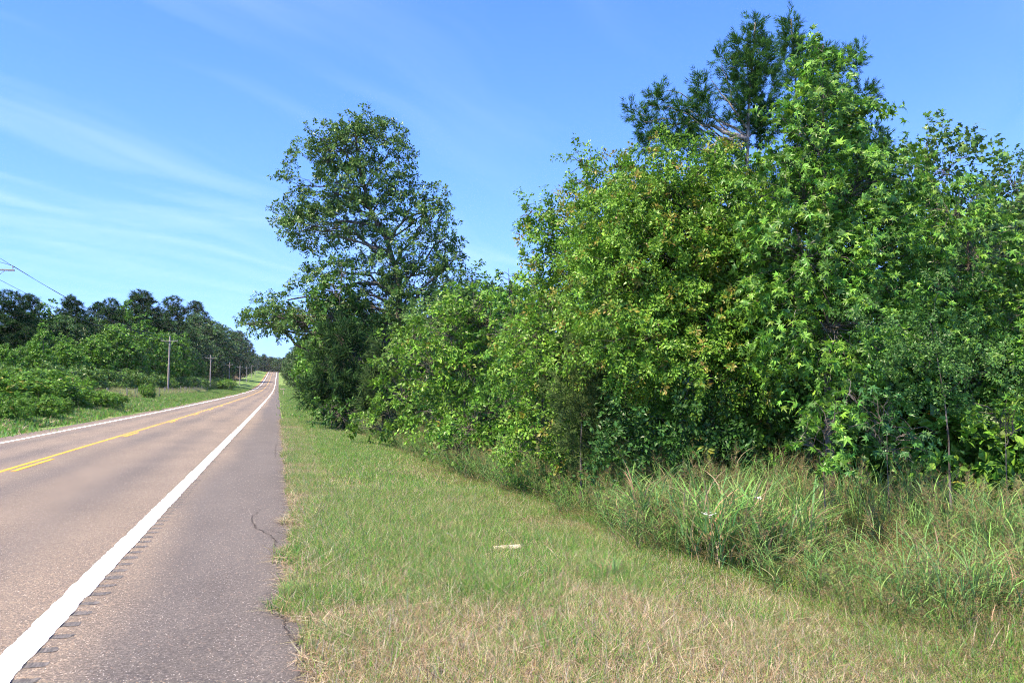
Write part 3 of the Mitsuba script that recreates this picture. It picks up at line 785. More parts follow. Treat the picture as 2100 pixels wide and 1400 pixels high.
def pine_blobs(rng, H, lo, R, n):
    out = []
    for i in range(n):
        t = (i + rng.random()) / n
        z = H * (lo + (0.96 - lo) * t)
        r = R * (1 - 0.55 * t) * (0.35 + 0.65 * math.sin(math.pi * min(1, 0.25 + t * 0.8)))
        a = i * 2.4 + rng.random()
        q = r * (0.35 + 0.45 * rng.random())
        out.append((q * math.cos(a), q * math.sin(a), z, 0.55 * r + 0.5, 0.55 * r + 0.5, 0.42 * r + 0.45))
    out.append((0, 0, H * 0.95, 0.28 * R, 0.28 * R, 0.25 * R))
    return out


def dec_blobs(rng, H, R, n, lo=0.18):
    out = []
    for i in range(n):
        t = (i + rng.random()) / n
        z = H * (lo + (0.9 - lo) * t)
        r = R * math.sin(math.pi * (0.18 + 0.74 * t)) ** 0.7
        a = i * 2.4 + 1.3 * rng.random()
        q = r * 0.55
        out.append((q * math.cos(a), q * math.sin(a), z, 0.52 * r + .2, 0.52 * r + .2, 0.42 * r + .25))
    out.append((0, 0, H * 0.92, 0.3 * R, 0.3 * R, 0.09 * H))
    return out


PINEFAR = [(0.046, 0.101, 0.033), (0.034, 0.079, 0.027), (0.066, 0.131, 0.037)]
DECFAR = [(0.121, 0.271, 0.027), (0.089, 0.211, 0.026), (0.163, 0.33, 0.033)]
DARKFAR = [(0.069, 0.145, 0.037), (0.053, 0.116, 0.033), (0.094, 0.181, 0.044)]
pine_far = st(TUFT, 0.55, 15, 0.47, PINEFAR, (4, 3, 2), bsdf='needle_bsdf', up=0.6, droop=0, flat=0.3, clumpjit=0.2)
dec_far = st(DIAMOND, 0.7, 14, 0.30, DECFAR, (4, 3, 2), flat=0.7, clumpjit=0.2)
dark_far = st(DIAMOND, 0.7, 14, 0.30, DARKFAR, (4, 3, 2), flat=0.7, clumpjit=0.2)
bush_far = st(DIAMOND, 0.42, 16, 0.17, [(0.14, 0.293, 0.031), (0.097, 0.227, 0.029), (0.189, 0.351, 0.041)], (4, 3, 2), flat=0.8, clumpjit=0.22, tipcol=TIPS, tipfrac=0.06)
for i in range(3):
    r_ = np.random.default_rng(700 + i)
    proto(f'pine_kind_{i}', 18.0, 0.2, pine_blobs(r_, 18.0, 0.30 + 0.08 * i, 4.2, 17), pine_far, 2.3, 710 + i, gap=0.22)
    proto(f'dark_kind_{i}', 14.0, 0.22, dec_blobs(r_, 14.0, 4.6, 16), dark_far, 2.6, 720 + i, gap=0.16)
    proto(f'green_kind_{i}', 10.0, 0.14, dec_blobs(r_, 10.0, 3.3, 14, 0.14), dec_far, 3.4, 730 + i, gap=0.16)
    proto(f'spire_kind_{i}', 11.0, 0.12, [(0.3 * math.sin(k * 2.4), 0.3 * math.cos(k * 2.4), 1.6 + k * 0.95, 1.75 - 0.14 * k, 1.75 - 0.14 * k, 0.8) for k in range(10)], dec_far, 3.4, 740 + i, gap=0.2)
    proto(f'bush_kind_{i}', 3.0, 0.05, [(1.1 * math.cos(k * 1.9 + i), 1.1 * math.sin(k * 1.9 + i), 0.7 + 0.35 * (k % 4) + 0.15 * i, 0.95, 0.95, 0.8) for k in range(9)], bush_far, 8.0, 750 + i, gap=0.15)


for i in range(2):
    proto(f'shrub_kind_{i}', 3.0, 0.05, [(1.1 * math.cos(k * 1.9 + i), 1.1 * math.sin(k * 1.9 + i), 0.6 + 0.4 * (k % 4) + 0.15 * i, 0.95, 0.95, 0.8) for k in range(9)], st(DIAMOND, 0.45, 10, 0.24, [(0.105, 0.21, 0.034), (0.08, 0.165, 0.032), (0.14, 0.26, 0.042)], (4, 3, 2), flat=0.8, clumpjit=0.22), 5.0, 760 + i, gap=0.1)


def plant(kind, name, label, cat, x, y, h, wide=1.0, rot=0.0, group=None, sink=0.0):
    t = thing(name, label, cat, group)
    s = h / PROTO[kind]
    z = float(ground_z(x, y)) - sink
    scene[t] = {'type': 'instance', 'shapegroup': {'type': 'ref', 'id': kind}, 'to_world': T().translate([x, y, z]).rotate([0, 0, 1], rot).scale([s * wide, s * wide, s])}
    labels[t + '__crown'] = {'kind': 'stuff'}
    return t


def plant_px(kind, name, label, cat, px, top, D, wide=1.0, rot=0.0, group=None):
    p = at(px, top, D)
    h = p[2] - float(ground_z(p[0], p[1]))
    return plant(kind, name, label, cat, p[0], p[1], h, wide, rot, group)


def plant_lat(kind, name, label, cat, px, top, lat, wide=1.0, rot=0.0):
    r = FWD + (px - W_PX / 2) / F_PX * RGT
    plant_px(kind, name, label, cat, px, top, lat / r[0], wide, rot)


# left side: the tall row at the back
LEFT_BACK = [
    ('pine_kind_0', 'pine_tree', 'tall dark pine at the left edge of the photo', 18, 603, 100, 1.15), ('pine_kind_1', 'pine_tree', 'dark pine second from the left edge, under the wires', 62, 612, 108, 1.0),
    ('spire_kind_0', 'sweetgum_tree', 'narrow green tree right of the two leftmost pines', 90, 617, 100, 1.05), ('pine_kind_2', 'pine_tree', 'round-topped lone pine right of where the wires vanish', 148, 615, 118, 0.95),
    ('pine_kind_1', 'pine_tree', 'pine in the dip left of the middle pair', 200, 628, 128, 1.0), ('pine_kind_0', 'pine_tree', 'pine with twin rounded tops left of the tallest pine', 228, 619, 130, 0.9),
    ('spire_kind_1', 'sweetgum_tree', 'pointed green spire left of the tallest pine', 254, 622, 124, 0.9), ('pine_kind_2', 'pine_tree', 'tallest dark pine in the middle of the left woods', 288, 604, 136, 1.15),
    ('pine_kind_0', 'pine_tree', 'pine right of the tallest, above the nearest whole utility pole', 355, 615, 150, 1.05), ('pine_kind_1', 'pine_tree', 'flat-topped pine right above the nearest whole pole', 400, 626, 165, 1.05),
    ('dark_kind_0', 'oak_tree', 'rounded grey-green oak between the first two whole poles', 408, 652, 150, 1.2), ('dark_kind_1', 'oak_tree', 'broad dark oak above the second whole pole', 458, 676, 190, 1.25),
    ('pine_kind_2', 'pine_tree', 'dark pine at the right end of the left woods', 488, 684, 225, 1.25), ('dark_kind_2', 'oak_tree', 'dark oak behind the second whole utility pole', 432, 664, 200, 1.2),
    ('dark_kind_0', 'oak_tree', 'shaded oak low between the two leftmost pines', 40, 660, 95, 1.0), ('dark_kind_2', 'oak_tree', 'shaded oak below the lone round-topped pine', 130, 655, 122, 1.15),
    ('dark_kind_1', 'oak_tree', 'shaded oak below the twin-topped pine', 195, 660, 125, 1.2), ('dark_kind_0', 'oak_tree', 'dark oak under the tallest pine', 315, 650, 140, 1.2), ('dark_kind_2', 'oak_tree', 'shaded oak right of the nearest whole pole', 372, 668, 158, 1.1)]
for i, (k, nme, lab, px, top, D, wd) in enumerate(LEFT_BACK):
    plant_lat(k, nme, lab, 'tree', px, top - 4, -(29.0 + 5 * ((i * 7) % 5) / 5), wd * 1.2, i * 67.0)
LEFT_MID = [
    ('spire_kind_2', 'sweetgum_tree', 'bright spire-shaped tree below the narrow one at the far left', 88, 676, 82, 1.2), ('spire_kind_0', 'sweetgum_tree', 'small bright pointed tree below the lone round-topped pine', 122, 692, 84, 1.1),
    ('green_kind_0', 'broadleaf_tree', 'bright broadleaf tree under the left wires, above the kudzu', 75, 722, 76, 1.0), ('green_kind_1', 'broadleaf_tree', 'bright tree below the pine dip, left of the fence posts', 140, 722, 86, 1.1),
    ('green_kind_2', 'broadleaf_tree', 'bright tree above the first fence posts', 196, 716, 94, 1.1), ('green_kind_0', 'broadleaf_tree', 'bright tree below the tallest pine', 240, 692, 104, 1.15),
    ('spire_kind_1', 'sweetgum_tree', 'bright pointed tree just left of the nearest whole pole', 292, 656, 116, 1.3), ('green_kind_1', 'broadleaf_tree', 'bright leafy tree left of the nearest whole pole', 318, 704, 116, 1.1),
    ('green_kind_2', 'broadleaf_tree', 'bright tree right behind the nearest whole pole', 352, 712, 132, 1.1), ('spire_kind_2', 'sweetgum_tree', 'pointed bright tree right of the nearest whole pole', 374, 694, 135, 1.1),
    ('green_kind_0', 'broadleaf_tree', 'low bright tree at the right end of the fence', 394, 744, 150, 1.0), ('green_kind_1', 'broadleaf_tree', 'bright tree right behind the second whole pole', 445, 738, 215, 1.2),
    ('green_kind_2', 'broadleaf_tree', 'bright tree at the left edge above the kudzu', 8, 735, 66, 1.0), ('green_kind_1', 'broadleaf_tree', 'leafy tree at the left edge, second above the kudzu', 42, 738, 64, 1.0),
    ('green_kind_0', 'broadleaf_tree', 'leafy tree between the far-left spire and the fence', 168, 742, 84, 0.95), ('green_kind_2', 'broadleaf_tree', 'leafy tree over the dark hollow beside the fence', 270, 728, 105, 1.0)]
for i, (k, nme, lab, px, top, D, wd) in enumerate(LEFT_MID):
    plant_lat(k, nme, lab, 'tree', px, top - (26 if k[0] == 'g' else 8), -(22.0 + 2.5 * ((i * 3) % 4) / 4), wd, i * 47.0)
LEFT_BUSH = [(5, 765, 52, 1.2, 'leafy bush at the left edge, above the dark mound'), (35, 780, 50, 1.2, 'leafy bush right of the one at the left edge'), (70, 776, 54, 1.2, 'bright vine-covered bush over the kudzu mound'), (105, 780, 57, 1.2, 'bright bush third from the left behind the kudzu mound'),
             (135, 788, 60, 1.1, 'bush with reddish sprigs left of the dark hollow'), (20, 826, 38, 0.8, 'dark hollow mound of vines at the left edge of the verge'), (80, 815, 42, 0.75, 'round kudzu mound with a dark hollow on the left verge'), (48, 838, 42, 0.8, 'low bush between the two vine mounds'), (118, 832, 46, 0.8, 'low leafy bush right of the round kudzu mound'),
             (196, 813, 58, 1.0, 'rounded bright bush left of the dead grass'), (225, 816, 61, 0.9, 'low rounded bush beside the first fence posts'), (160, 828, 55, 0.9, 'small bright bush left of the rounded pair'), (301, 800, 90, 0.5, 'tiny leafy bush among the fence posts'), (460, 792, 235, 1.0, 'leafy bush left of the third whole pole')]
for i, (px, top, D, wd, lab) in enumerate(LEFT_BUSH):
    plant_px(f'bush_kind_{i % 3}', 'leafy_bush', lab, 'bush', px, top - 17, D, wd * 1.4, i * 83.0)

# woods going on down both sides of the road to the crest
rng = np.random.default_rng(77)
for i in range(16):
    y = 285 + i * 34 + rng.uniform(-8, 8)
    kind, nm = (('pine_kind_%d' % (i % 3), 'pine_tree') if i % 3 else ('dark_kind_%d' % (i % 3), 'oak_tree'))
    plant(kind, nm, 'dark distant tree in the woods lining the left side of the far road', 'tree', -21 - rng.uniform(0, 4), y, rng.uniform(14.5, 18), 1.15, i * 77, 'distant left roadside trees')
for i in range(22):
    plant('pine_kind_%d' % (i % 3) if i % 4 else 'dark_kind_%d' % (i % 3), 'pine_tree' if i % 4 else 'oak_tree', 'distant tree on the skyline beyond the crest of the road', 'tree', -56 + i * 4.6 + rng.uniform(-2, 2), 868 + 26 * (i % 3), rng.uniform(15, 19), 1.5, i * 51, 'trees beyond the crest')
for i in range(16):
    plant('dark_kind_%d' % (i % 3), 'oak_tree', 'distant rounded tree closing the view where the road goes over the crest', 'tree', -42 + i * 5.2 + rng.uniform(-1, 1), 972 + 9 * (i % 2), rng.uniform(21, 24), 1.25, i * 51, 'rounded trees closing the view over the crest')
RIGHT_ROW = [(62, 5.6, 8.0, 'green_kind_1', 'bright tree first behind the big oak along the right verge'), (72, 9.0, 9.5, 'dark_kind_0', 'shaded tree behind the big oak, left of its trunk'), (84, 5.4, 8.2, 'green_kind_2', 'bright green roadside tree left of the dark young pine'),
             (104, 5.7, 10.0, 'green_kind_0', 'bright rounded tree standing out on the right verge'), (126, 6.2, 12, 'spire_kind_1', 'pointed bright tree third along the right verge'), (146, 7.2, 12.5, 'dark_kind_1', 'dark oak overhanging the right verge before the far bend'), (170, 7.0, 13.5, 'dark_kind_2', 'dark oak beyond the bright rounded tree'),
             (200, 6.8, 14.5, 'dark_kind_0', 'dark leafy oak at the narrow end of the right verge'), (235, 7.0, 16, 'pine_kind_1', 'first pine along the right side of the far road'), (275, 6.4, 15, 'dark_kind_1', 'dark oak close to the far road edge'), (320, 6.6, 16, 'dark_kind_2', 'dark oak leaning to the road at the foot of the hill')]
for i, (y, x, h, kind, lab) in enumerate(RIGHT_ROW):
    plant(kind, {'g': 'broadleaf_tree', 'd': 'oak_tree', 's': 'sweetgum_tree', 'p': 'pine_tree'}[kind[0]], lab, 'tree', x, y, h, 1.0, i * 59.0)
for i in range(11):
    y = 365 + i * 40
    plant('dark_kind_%d' % (i % 3) if i % 2 else 'pine_kind_%d' % (i % 3), 'oak_tree' if i % 2 else 'pine_tree', 'dark distant tree lining the right side of the far road', 'tree', 6.5 + rng.uniform(0, 2), y, rng.uniform(13, 17), 1.0, i * 71, 'distant right roadside trees')
# woods standing behind the thicket
for i, (x, y, h, kind) in enumerate([(16, 22, 6.5, 'dark_kind_0'), (19, 14, 7.0, 'dark_kind_1'), (13.5, 28, 6, 'dark_kind_2'), (12, 38, 7, 'green_kind_0'), (22, 20, 7, 'dark_kind_0'), (16, 12, 5.0, 'dark_kind_2'), (22, 8, 6.5, 'dark_kind_1'), (11, 52, 9, 'dark_kind_1'), (26, 12, 7, 'dark_kind_2'), (15, 60, 10, 'dark_kind_0')]):
    plant(kind, 'understory_tree', 'shaded understory tree deep in the thicket behind the front trees', 'tree', x, y, h, 1.25, i * 39, 'shaded trees deep in the thicket')


# ------------------------------------------------------------------ grass
def blades(rng, P, h, w, lean, az, C, segs=2):
    """Grass blades as tapering, bending strips."""
    n = len(P)
    d = np.stack([np.cos(az), np.sin(az), np.zeros(n)], 1)
    sd = np.stack([-np.sin(az), np.cos(az), np.zeros(n)], 1)
    tw = rng.uniform(-0.9, 0.9, n)
    sd = sd * np.cos(tw)[:, None] + d * np.sin(tw)[:, None]
    rows, k = [], segs + 1
    for i in range(segs):
        t = i / segs
        c = P + d * (lean * h * t ** 1.7)[:, None] + np.array([0, 0, 1.0]) * (h * (t - 0.35 * lean * t * t))[:, None]
        ww = (w * (1 - 0.45 * t))[:, None] * sd * 0.5
        rows += [c - ww, c + ww]
    tip = P + d * (lean * h)[:, None] + np.array([0, 0, 1.0]) * (h * (1 - 0.35 * lean))[:, None]
    V = np.stack(rows + [tip], 1)
    nv = 2 * segs + 1
    F = []
    for i in range(segs - 1):
        a = 2 * i
        F += [[a, a + 1, a + 3], [a, a + 3, a + 2]]
    F.append([2 * segs - 2, 2 * segs - 1, 2 * segs])
    F = (np.array(F)[None] + (np.arange(n) * nv)[:, None, None]).reshape(-1, 3)
    return V.reshape(-1, 3), F, np.repeat(C, nv, 0)


def disc(rng, n, R):
    a, r = rng.random(n) * 2 * math.pi, R * rng.random(n) ** 0.55
    return np.stack([r * np.cos(a), r * np.sin(a), np.full(n, -0.01)], 1)


G_GREEN, G_YEL, G_TAN, G_STRAW, G_BLUE = (0.150, 0.340, 0.060), (0.27, 0.385, 0.095), (0.46, 0.38, 0.22), (0.66, 0.57, 0.41), (0.155, 0.35, 0.13)


def mown_patch(seed, R, n, h, w, weights, straw):
    rng = np.random.default_rng(seed)
    P = disc(rng, n, R)
    tuft = unit(rng.standard_normal((60, 3)))[:, :2] * R * rng.random((60, 1)) ** 0.5
    pull = rng.random(n) < 0.5
    P[pull, :2] = tuft[rng.integers(0, 60, int(pull.sum()))] + rng.standard_normal((int(pull.sum()), 2)) * 0.03 * R / 0.5
    C = palette(rng, n, [G_GREEN, G_YEL, G_TAN, G_STRAW, G_BLUE], weights, 0.2)
    hh = h * (0.45 + 0.9 * rng.random(n) ** 1.5)
    a = blades(rng, P, hh, w * (0.7 + 0.6 * rng.random(n)), 0.15 + 0.75 * rng.random(n), rng.random(n) * 6.28, C)
    m = int(n * straw)
    Q = disc(rng, m, R)
    Q[:, 2] = 0.012 + 0.035 * rng.random(m) * h / 0.1
    ax = np.column_stack([rng.standard_normal((m, 2)), 0.25 * rng.standard_normal(m)])
    b = leaf_mesh(Q, ax, np.tile([0, 0, 1.0], (m, 1)) + 0.4 * rng.standard_normal((m, 3)), h * 1.25 * (0.6 + 0.8 * rng.random(m)), (NEEDLE[0] * [w / h / 0.16, 1, 1], NEEDLE[1]), palette(rng, m, [G_TAN, G_STRAW, (0.30, 0.22, 0.14)], (3, 2, 2), 0.18))
    return join([a, b])


def meadow_patch(seed, R, n, h, w, weights):
    rng = np.random.default_rng(seed)
    P = disc(rng, n, R)
    C = palette(rng, n, [G_GREEN, G_YEL, G_TAN, G_STRAW, G_BLUE], weights, 0.2)
    parts = [blades(rng, P, h * (0.35 + 0.9 * rng.random(n)), w * (0.6 + 0.7 * rng.random(n)), 0.1 + 0.6 * rng.random(n), rng.random(n) * 6.28, C, 3)]
    m = n // 12
    Q = disc(rng, m, R)
    hh = h * (0.8 + 0.5 * rng.random(m))
    az = rng.random(m) * 6.28
    parts.append(blades(rng, Q, hh, np.full(m, w * 0.35), 0.25 + 0 * az, az, palette(rng, m, [G_YEL, G_TAN], (1, 1), 0.15), 3))
    k = np.repeat(np.arange(m), 7)
    top = Q[k] + np.stack([np.cos(az[k]) * 0.25 * hh[k] * .8, np.sin(az[k]) * 0.25 * hh[k] * .8, hh[k] * (0.72 + 0.2 * rng.random(len(k)))], 1)
    parts.append(leaf_mesh(top, rng.standard_normal((len(k), 3)) + [0, 0, 1.0], rng.standard_normal((len(k), 3)), np.full(len(k), 0.05), (NEEDLE[0] * [0.8, 1, 1], NEEDLE[1]), palette(rng, len(k), [(0.22, 0.2, 0.08), (0.3, 0.22, 0.12)], (1, 1), 0.2)))
    return join(parts)


def reed_patch(seed, R, stems, h, heads, leaf_len=0.5, leaf_w=0.016, dead=0.1, cols=None):
    """Johnson grass: stalks with long arching leaf blades and open brownish seed heads."""
    rng = np.random.default_rng(seed)
    P = disc(rng, stems, R)
    hh = h * (0.6 + 0.5 * rng.random(stems))
    az = np.arctan2(P[:, 1], P[:, 0]) + rng.standard_normal(stems) * 0.7
    lean = 0.08 + 0.32 * rng.random(stems)
    cols = cols or [(0.25, 0.45, 0.125), (0.33, 0.49, 0.155), (0.20, 0.385, 0.14)]
    stemc = palette(rng, stems, [(0.14, 0.19, 0.07), (0.24, 0.22, 0.10)], (3, 1), 0.15)
    parts = [blades(rng, P, hh, np.full(stems, 0.006), lean, az, stemc, 4), blades(rng, P + [0.002, 0.002, 0], hh, np.full(stems, 0.006), lean, az + 1e-3, stemc, 4)]
    nl = 7
    k = np.repeat(np.arange(stems), nl)
    t = np.tile(np.linspace(0.08, 0.85, nl), stems) + rng.uniform(-0.05, 0.05, len(k))
    d = np.stack([np.cos(az), np.sin(az)], 1)[k]
    q = P[k] + np.column_stack([d * (lean[k] * hh[k] * t ** 1.7)[:, None], hh[k] * (t - 0.35 * lean[k] * t * t)])
    c = palette(rng, len(k), cols + [(0.42, 0.33, 0.2)], [1, 1, 1, 3 * dead], 0.15)
    old = (t < 0.3) & (rng.random(len(k)) < 0.45)
    c[old] = palette(rng, int(old.sum()), [(0.36, 0.27, 0.17), (0.45, 0.36, 0.24)], (1, 1), 0.15)
    ll = leaf_len * (0.55 + 0.7 * rng.random(len(k)))
    parts.append(blades(rng, q, ll, leaf_w * (0.6 + 0.8 * rng.random(len(k))), 0.35 + 0.75 * rng.random(len(k)), az[k] + rng.standard_normal(len(k)) * 1.3, c, 4))
    hs = np.flatnonzero(rng.random(stems) < heads)
    if len(hs):
        k = np.repeat(hs, 34)
        u = rng.random(len(k))
        d3 = np.column_stack([np.stack([np.cos(az), np.sin(az)], 1)[k] * lean[k][:, None] * 1.1, np.ones(len(k))])
        tip = P[k] + np.column_stack([np.stack([np.cos(az), np.sin(az)], 1)[k] * (lean[k] * hh[k])[:, None], hh[k] * (1 - 0.35 * lean[k])])
        pos = tip + unit(d3) * ((u - 0.45) * 0.24)[:, None]
        ax = unit(rng.standard_normal((len(k), 3)) + unit(d3) * 1.1)
        parts.append(leaf_mesh(pos, ax, rng.standard_normal((len(k), 3)), 0.10 * (1.15 - u) + 0.02, (NEEDLE[0] * [0.45, 1, 1], NEEDLE[1]), palette(rng, len(k), [(0.34, 0.27, 0.13), (0.28, 0.27, 0.11), (0.38, 0.28, 0.18)], (2, 2, 1), 0.18)))
    return join(parts)


def herb_patch(seed, R, stems, h, size):
    rng = np.random.default_rng(seed)
    P = disc(rng, stems, R)
    D = unit(np.column_stack([rng.standard_normal((stems, 2)) * 0.3, np.ones(stems)]))
    p, a, n, s, k, u, tip = twig_leaves(rng, P + [0, 0, 0.05], D, h, 20, size, up=0.6, droop=0.1, flat=0.9)
    c = palette(rng, len(p), [(0.129, 0.301, 0.048), (0.167, 0.346, 0.053), (0.098, 0.237, 0.042)], (3, 2, 2), 0.15)
    stem = blades(rng, P, np.full(stems, h), np.full(stems, 0.005), 0.1 * np.ones(stems), rng.random(stems) * 6.28, palette(rng, stems, [(0.13, 0.16, 0.06)], (1,), 0.1), 2)
    return join([leaf_mesh(p, a, n, s, OVAL, c), stem])


GROUPS = {}


def patch_kind(key, vfc):
    scene[key] = {'type': 'shapegroup', 'blades': mikit.ply((vfc[0], vfc[1]), 'grass_bsdf', color=vfc[2])}


for i in range(3):
    patch_kind(f'mown_near_green_{i}', mown_patch(900 + i, 0.5, 2100, 0.19, 0.0066, (5, 4, 2.0, 0.8, 1), 0.25))
    patch_kind(f'mown_near_dry_{i}', mown_patch(910 + i, 0.5, 1900, 0.145, 0.0062, (1.7, 3, 4.5, 3.2, 0.3), 0.75))
    patch_kind(f'mown_mid_green_{i}', mown_patch(920 + i, 1.0, 2300, 0.16, 0.0115, (6, 4, 1.3, 0.6, 2), 0.12))
    patch_kind(f'mown_mid_dry_{i}', mown_patch(930 + i, 1.0, 2300, 0.14, 0.0115, (3, 4, 3, 1.2, 0.5), 0.35))
    patch_kind(f'mown_far_{i}', mown_patch(940 + i, 2.2, 1600, 0.20, 0.038, (6, 4, 1.0, 0.4, 2), 0.08))
    patch_kind(f'meadow_{i}', meadow_patch(950 + i, 0.55, 1200, 0.38, 0.0066, (4.5, 7, 2.6, 2.6, 1.5)))
    patch_kind(f'meadow_green_{i}', meadow_patch(955 + i, 0.55, 1300, 0.42, 0.007, (7, 5, 0.8, 0.4, 3)))
    patch_kind(f'reed_{i}', reed_patch(960 + i, 0.55, 64, 1.18, 0.34, leaf_len=0.36, leaf_w=0.0095))
    patch_kind(f'herb_{i}', herb_patch(970 + i, 0.5, 46, 0.45, 0.055))
    patch_kind(f'dead_{i}', meadow_patch(980 + i, 1.2, 500, 0.95, 0.02, (2.2, 2, 2, 1.4, 1)))
patch_kind('straw_pile', mown_patch(990, 0.30, 500, 0.05, 0.004, (0, 0.3, 3, 2, 0), 2.2))
patch_kind('pine_straw', mown_patch(991, 0.13, 30, 0.04, 0.004, (0, 0.3, 3, 1, 0), 14.0))


def scatter(name, kinds, pts, rng, smin=0.85, smax=1.15, zs=None, slope=True):
    n0 = _count.get(name + '__#', 0)
    for i, (x, y) in enumerate(pts):
        k = kinds[i] if isinstance(kinds, list) else kinds
        s = rng.uniform(smin, smax)
        z = float(ground_z(x, y))
        e = 0.3
        gxs, gys = float(ground_z(x + e, y) - ground_z(x - e, y)) / (2 * e), float(ground_z(x, y + e) - ground_z(x, y - e)) / (2 * e)
        if not slope or x < 0.9:
            gxs, gys = np.clip(gxs, -.12, .12), 0.0
        sh = np.array([[1, 0, 0, 0], [0, 1, 0, 0], [gxs, gys, 1, 0], [0, 0, 0, 1.0]])
        a = rng.random() * 6.28
        R = np.array([[math.cos(a) * s, -math.sin(a) * s, 0, 0], [math.sin(a) * s, math.cos(a) * s, 0, 0], [0, 0, s * (zs[i] if zs is not None else 1), 0], [0, 0, 0, 1.0]])
        tr = np.eye(4)
        tr[:3, 3] = x, y, z
        n0 += 1
        scene[f'{name}__{n0:03d}'] = {'type': 'instance', 'shapegroup': {'type': 'ref', 'id': k}, 'to_world': T(tr @ sh @ R)}
    _count[name + '__#'] = n0


def jgrid(rng, x0, x1, y0, y1, step, keep):
    X, Y = np.meshgrid(np.arange(x0, x1 + 1e-6, step), np.arange(y0, y1 + 1e-6, step))
    p = np.stack([X.ravel(), Y.ravel()], 1) + rng.uniform(-0.4, 0.4, (X.size, 2)) * step
    return p[keep(p)]


def seen(p, m=1.2):
    q = np.column_stack([p, ground_z(p[:, 0], p[:, 1]) + 0.3]) - EYE
    d, r, u = q @ FWD, q @ RGT, q @ UPV
    return (d > 1) & (np.abs(r) < d * 0.645 + m) & (u > -d * 0.43 - m)


def dryness(p):
    q = np.column_stack([p * [0.55, 0.35], np.zeros(len(p))])
    near = np.clip((14 - p[:, 1]) / 9, 0, 1)
    strip_ = np.exp(-((p[:, 0] - 0.45) / 0.35) ** 2) * 0.18
    band = np.exp(-((p[:, 0] - 2.0) / 1.0) ** 2) * np.clip((p[:, 1] - 7) / 6, 0, 1) * 0.16
    rim = np.exp(-((p[:, 0] - mown_edge(p[:, 1]) + 0.3) / 0.5) ** 2) * 0.10
    return meshkit.fbm(q, 3, 31) + 0.27 * near + strip_ + rim - band


def mown_edge(y):
    return np.interp(y, [3, 5, 6, 7.3, 9, 13, 20, 31, 41, 60], [4.3, 4.5, 4.9, 4.9, 4.45, 4.4, 4.2, 4.0, 2.9, 3.4])


rng = np.random.default_rng(41)
p = jgrid(rng, 0.35, 5.2, 3.2, 14.5, 0.40, lambda p: seen(p, 0.8) & (p[:, 0] < mown_edge(p[:, 1]) + 0.3))
e = right_edge(p[:, 1])
p = p[p[:, 0] > e + 0.36]
dr_ = dryness(p) + 0.085 * rng.standard_normal(len(p)) > 0.535
scatter('mown_grass', [f"mown_near_{'dry' if d else 'green'}_{i % 3}" for i, d in enumerate(dr_)], p, rng)
ye = np.arange(3.6, 14.5, 0.33)
pe = np.stack([right_edge(ye) + 0.30 + rng.uniform(-0.03, 0.05, len(ye)), ye], 1)
scatter('mown_grass', [f"mown_near_{'dry' if rng.random() < 0.5 else 'green'}_{i % 3}" for i in range(len(ye))], pe, rng, 0.62, 0.75)
ye = np.arange(14.5, 48, 0.5)
pe = np.stack([0.62 + rng.uniform(-0.05, 0.05, len(ye)), ye], 1)
scatter('mown_grass', [f"mown_near_{'dry' if rng.random() < 0.5 else 'green'}_{i % 3}" for i in range(len(ye))], pe, rng, 0.85, 1.0, zs=np.full(len(ye), 1.1))
p = jgrid(rng, 1.42, 5.0, 14.5, 48, 0.78, lambda p: seen(p, 1.5) & (p[:, 0] < mown_edge(p[:, 1]) + 0.5))
dr_ = dryness(p) + 0.06 * rng.standard_normal(len(p)) > 0.575
scatter('mown_grass', [f"mown_mid_{'dry' if d else 'green'}_{i % 3}" for i, d in enumerate(dr_)], p, rng)
ye = np.arange(48, 430, 1.3)
scatter('mown_grass', [f'mown_mid_green_{i % 3}' for i in range(len(ye))], np.stack([1.22 + rng.uniform(-0.05, 0.1, len(ye)), ye], 1), rng, 0.85, 1.0, zs=np.full(len(ye), 1.2))
p = jgrid(rng, 3.0, 5.6, 48, 430, 1.75, lambda p: seen(p, 3) & (p[:, 0] < 5.0))
scatter('mown_grass', [f'mown_far_{i % 3}' for i in range(len(p))], p, rng)
labels['mown_grass'] = {'label': 'mown verge of short green and straw-coloured grass right of the road', 'category': 'grass', 'kind': 'stuff'}
p = jgrid(rng, -16, -11.6, 16, 330, 1.9, lambda p: seen(p, 3) & (p[:, 0] > -15.6))
scatter('roadside_grass', [f'mown_far_{i % 3}' for i in range(len(p))], p, rng, 1.0, 1.5, zs=np.full(len(p), 1.25))
labels['roadside_grass'] = {'label': 'rough green grass on the bank left of the road', 'category': 'grass', 'kind': 'stuff'}

# unmown grass, tall reeds and herbs beyond the mown edge
p = jgrid(rng, 3.9, 10, 3.2, 26, 0.50, lambda p: seen(p, 1.0) & (p[:, 0] > mown_edge(p[:, 1]) - 0.7 + 1.8 * (meshkit.noise(np.column_stack([p * 1.3, p[:, 0] * 0]), 91) - 0.5)) & (p[:, 0] < 8.6))
zs = 0.34 + 0.8 * np.clip((p[:, 0] - mown_edge(p[:, 1])) / 1.7, 0, 1)
scatter('meadow_grass', [f"meadow_{'green_' if p[i, 1] + 2.5 * meshkit.noise(np.array([p[i, 0], p[i, 1], 0.0]), 4) > 9.5 else ''}{i % 3}" for i in range(len(p))], p, rng, zs=zs)
labels['meadow_grass'] = {'label': 'unmown yellowish green meadow grass between the mown verge and the thicket', 'category': 'grass', 'kind': 'stuff'}
p = jgrid(rng, 3.9, 9, 6.0, 40, 0.56, lambda p: seen(p, 1.0) & (p[:, 0] > mown_edge(p[:, 1]) + np.where(p[:, 1] < 7.5, 0.4, 0.12)) & (p[:, 0] < np.interp(p[:, 1], [6, 12, 20, 42], [8.9, 7.9, 6.8, 5.4])))
q = np.column_stack([p * 0.45, np.zeros(len(p))])
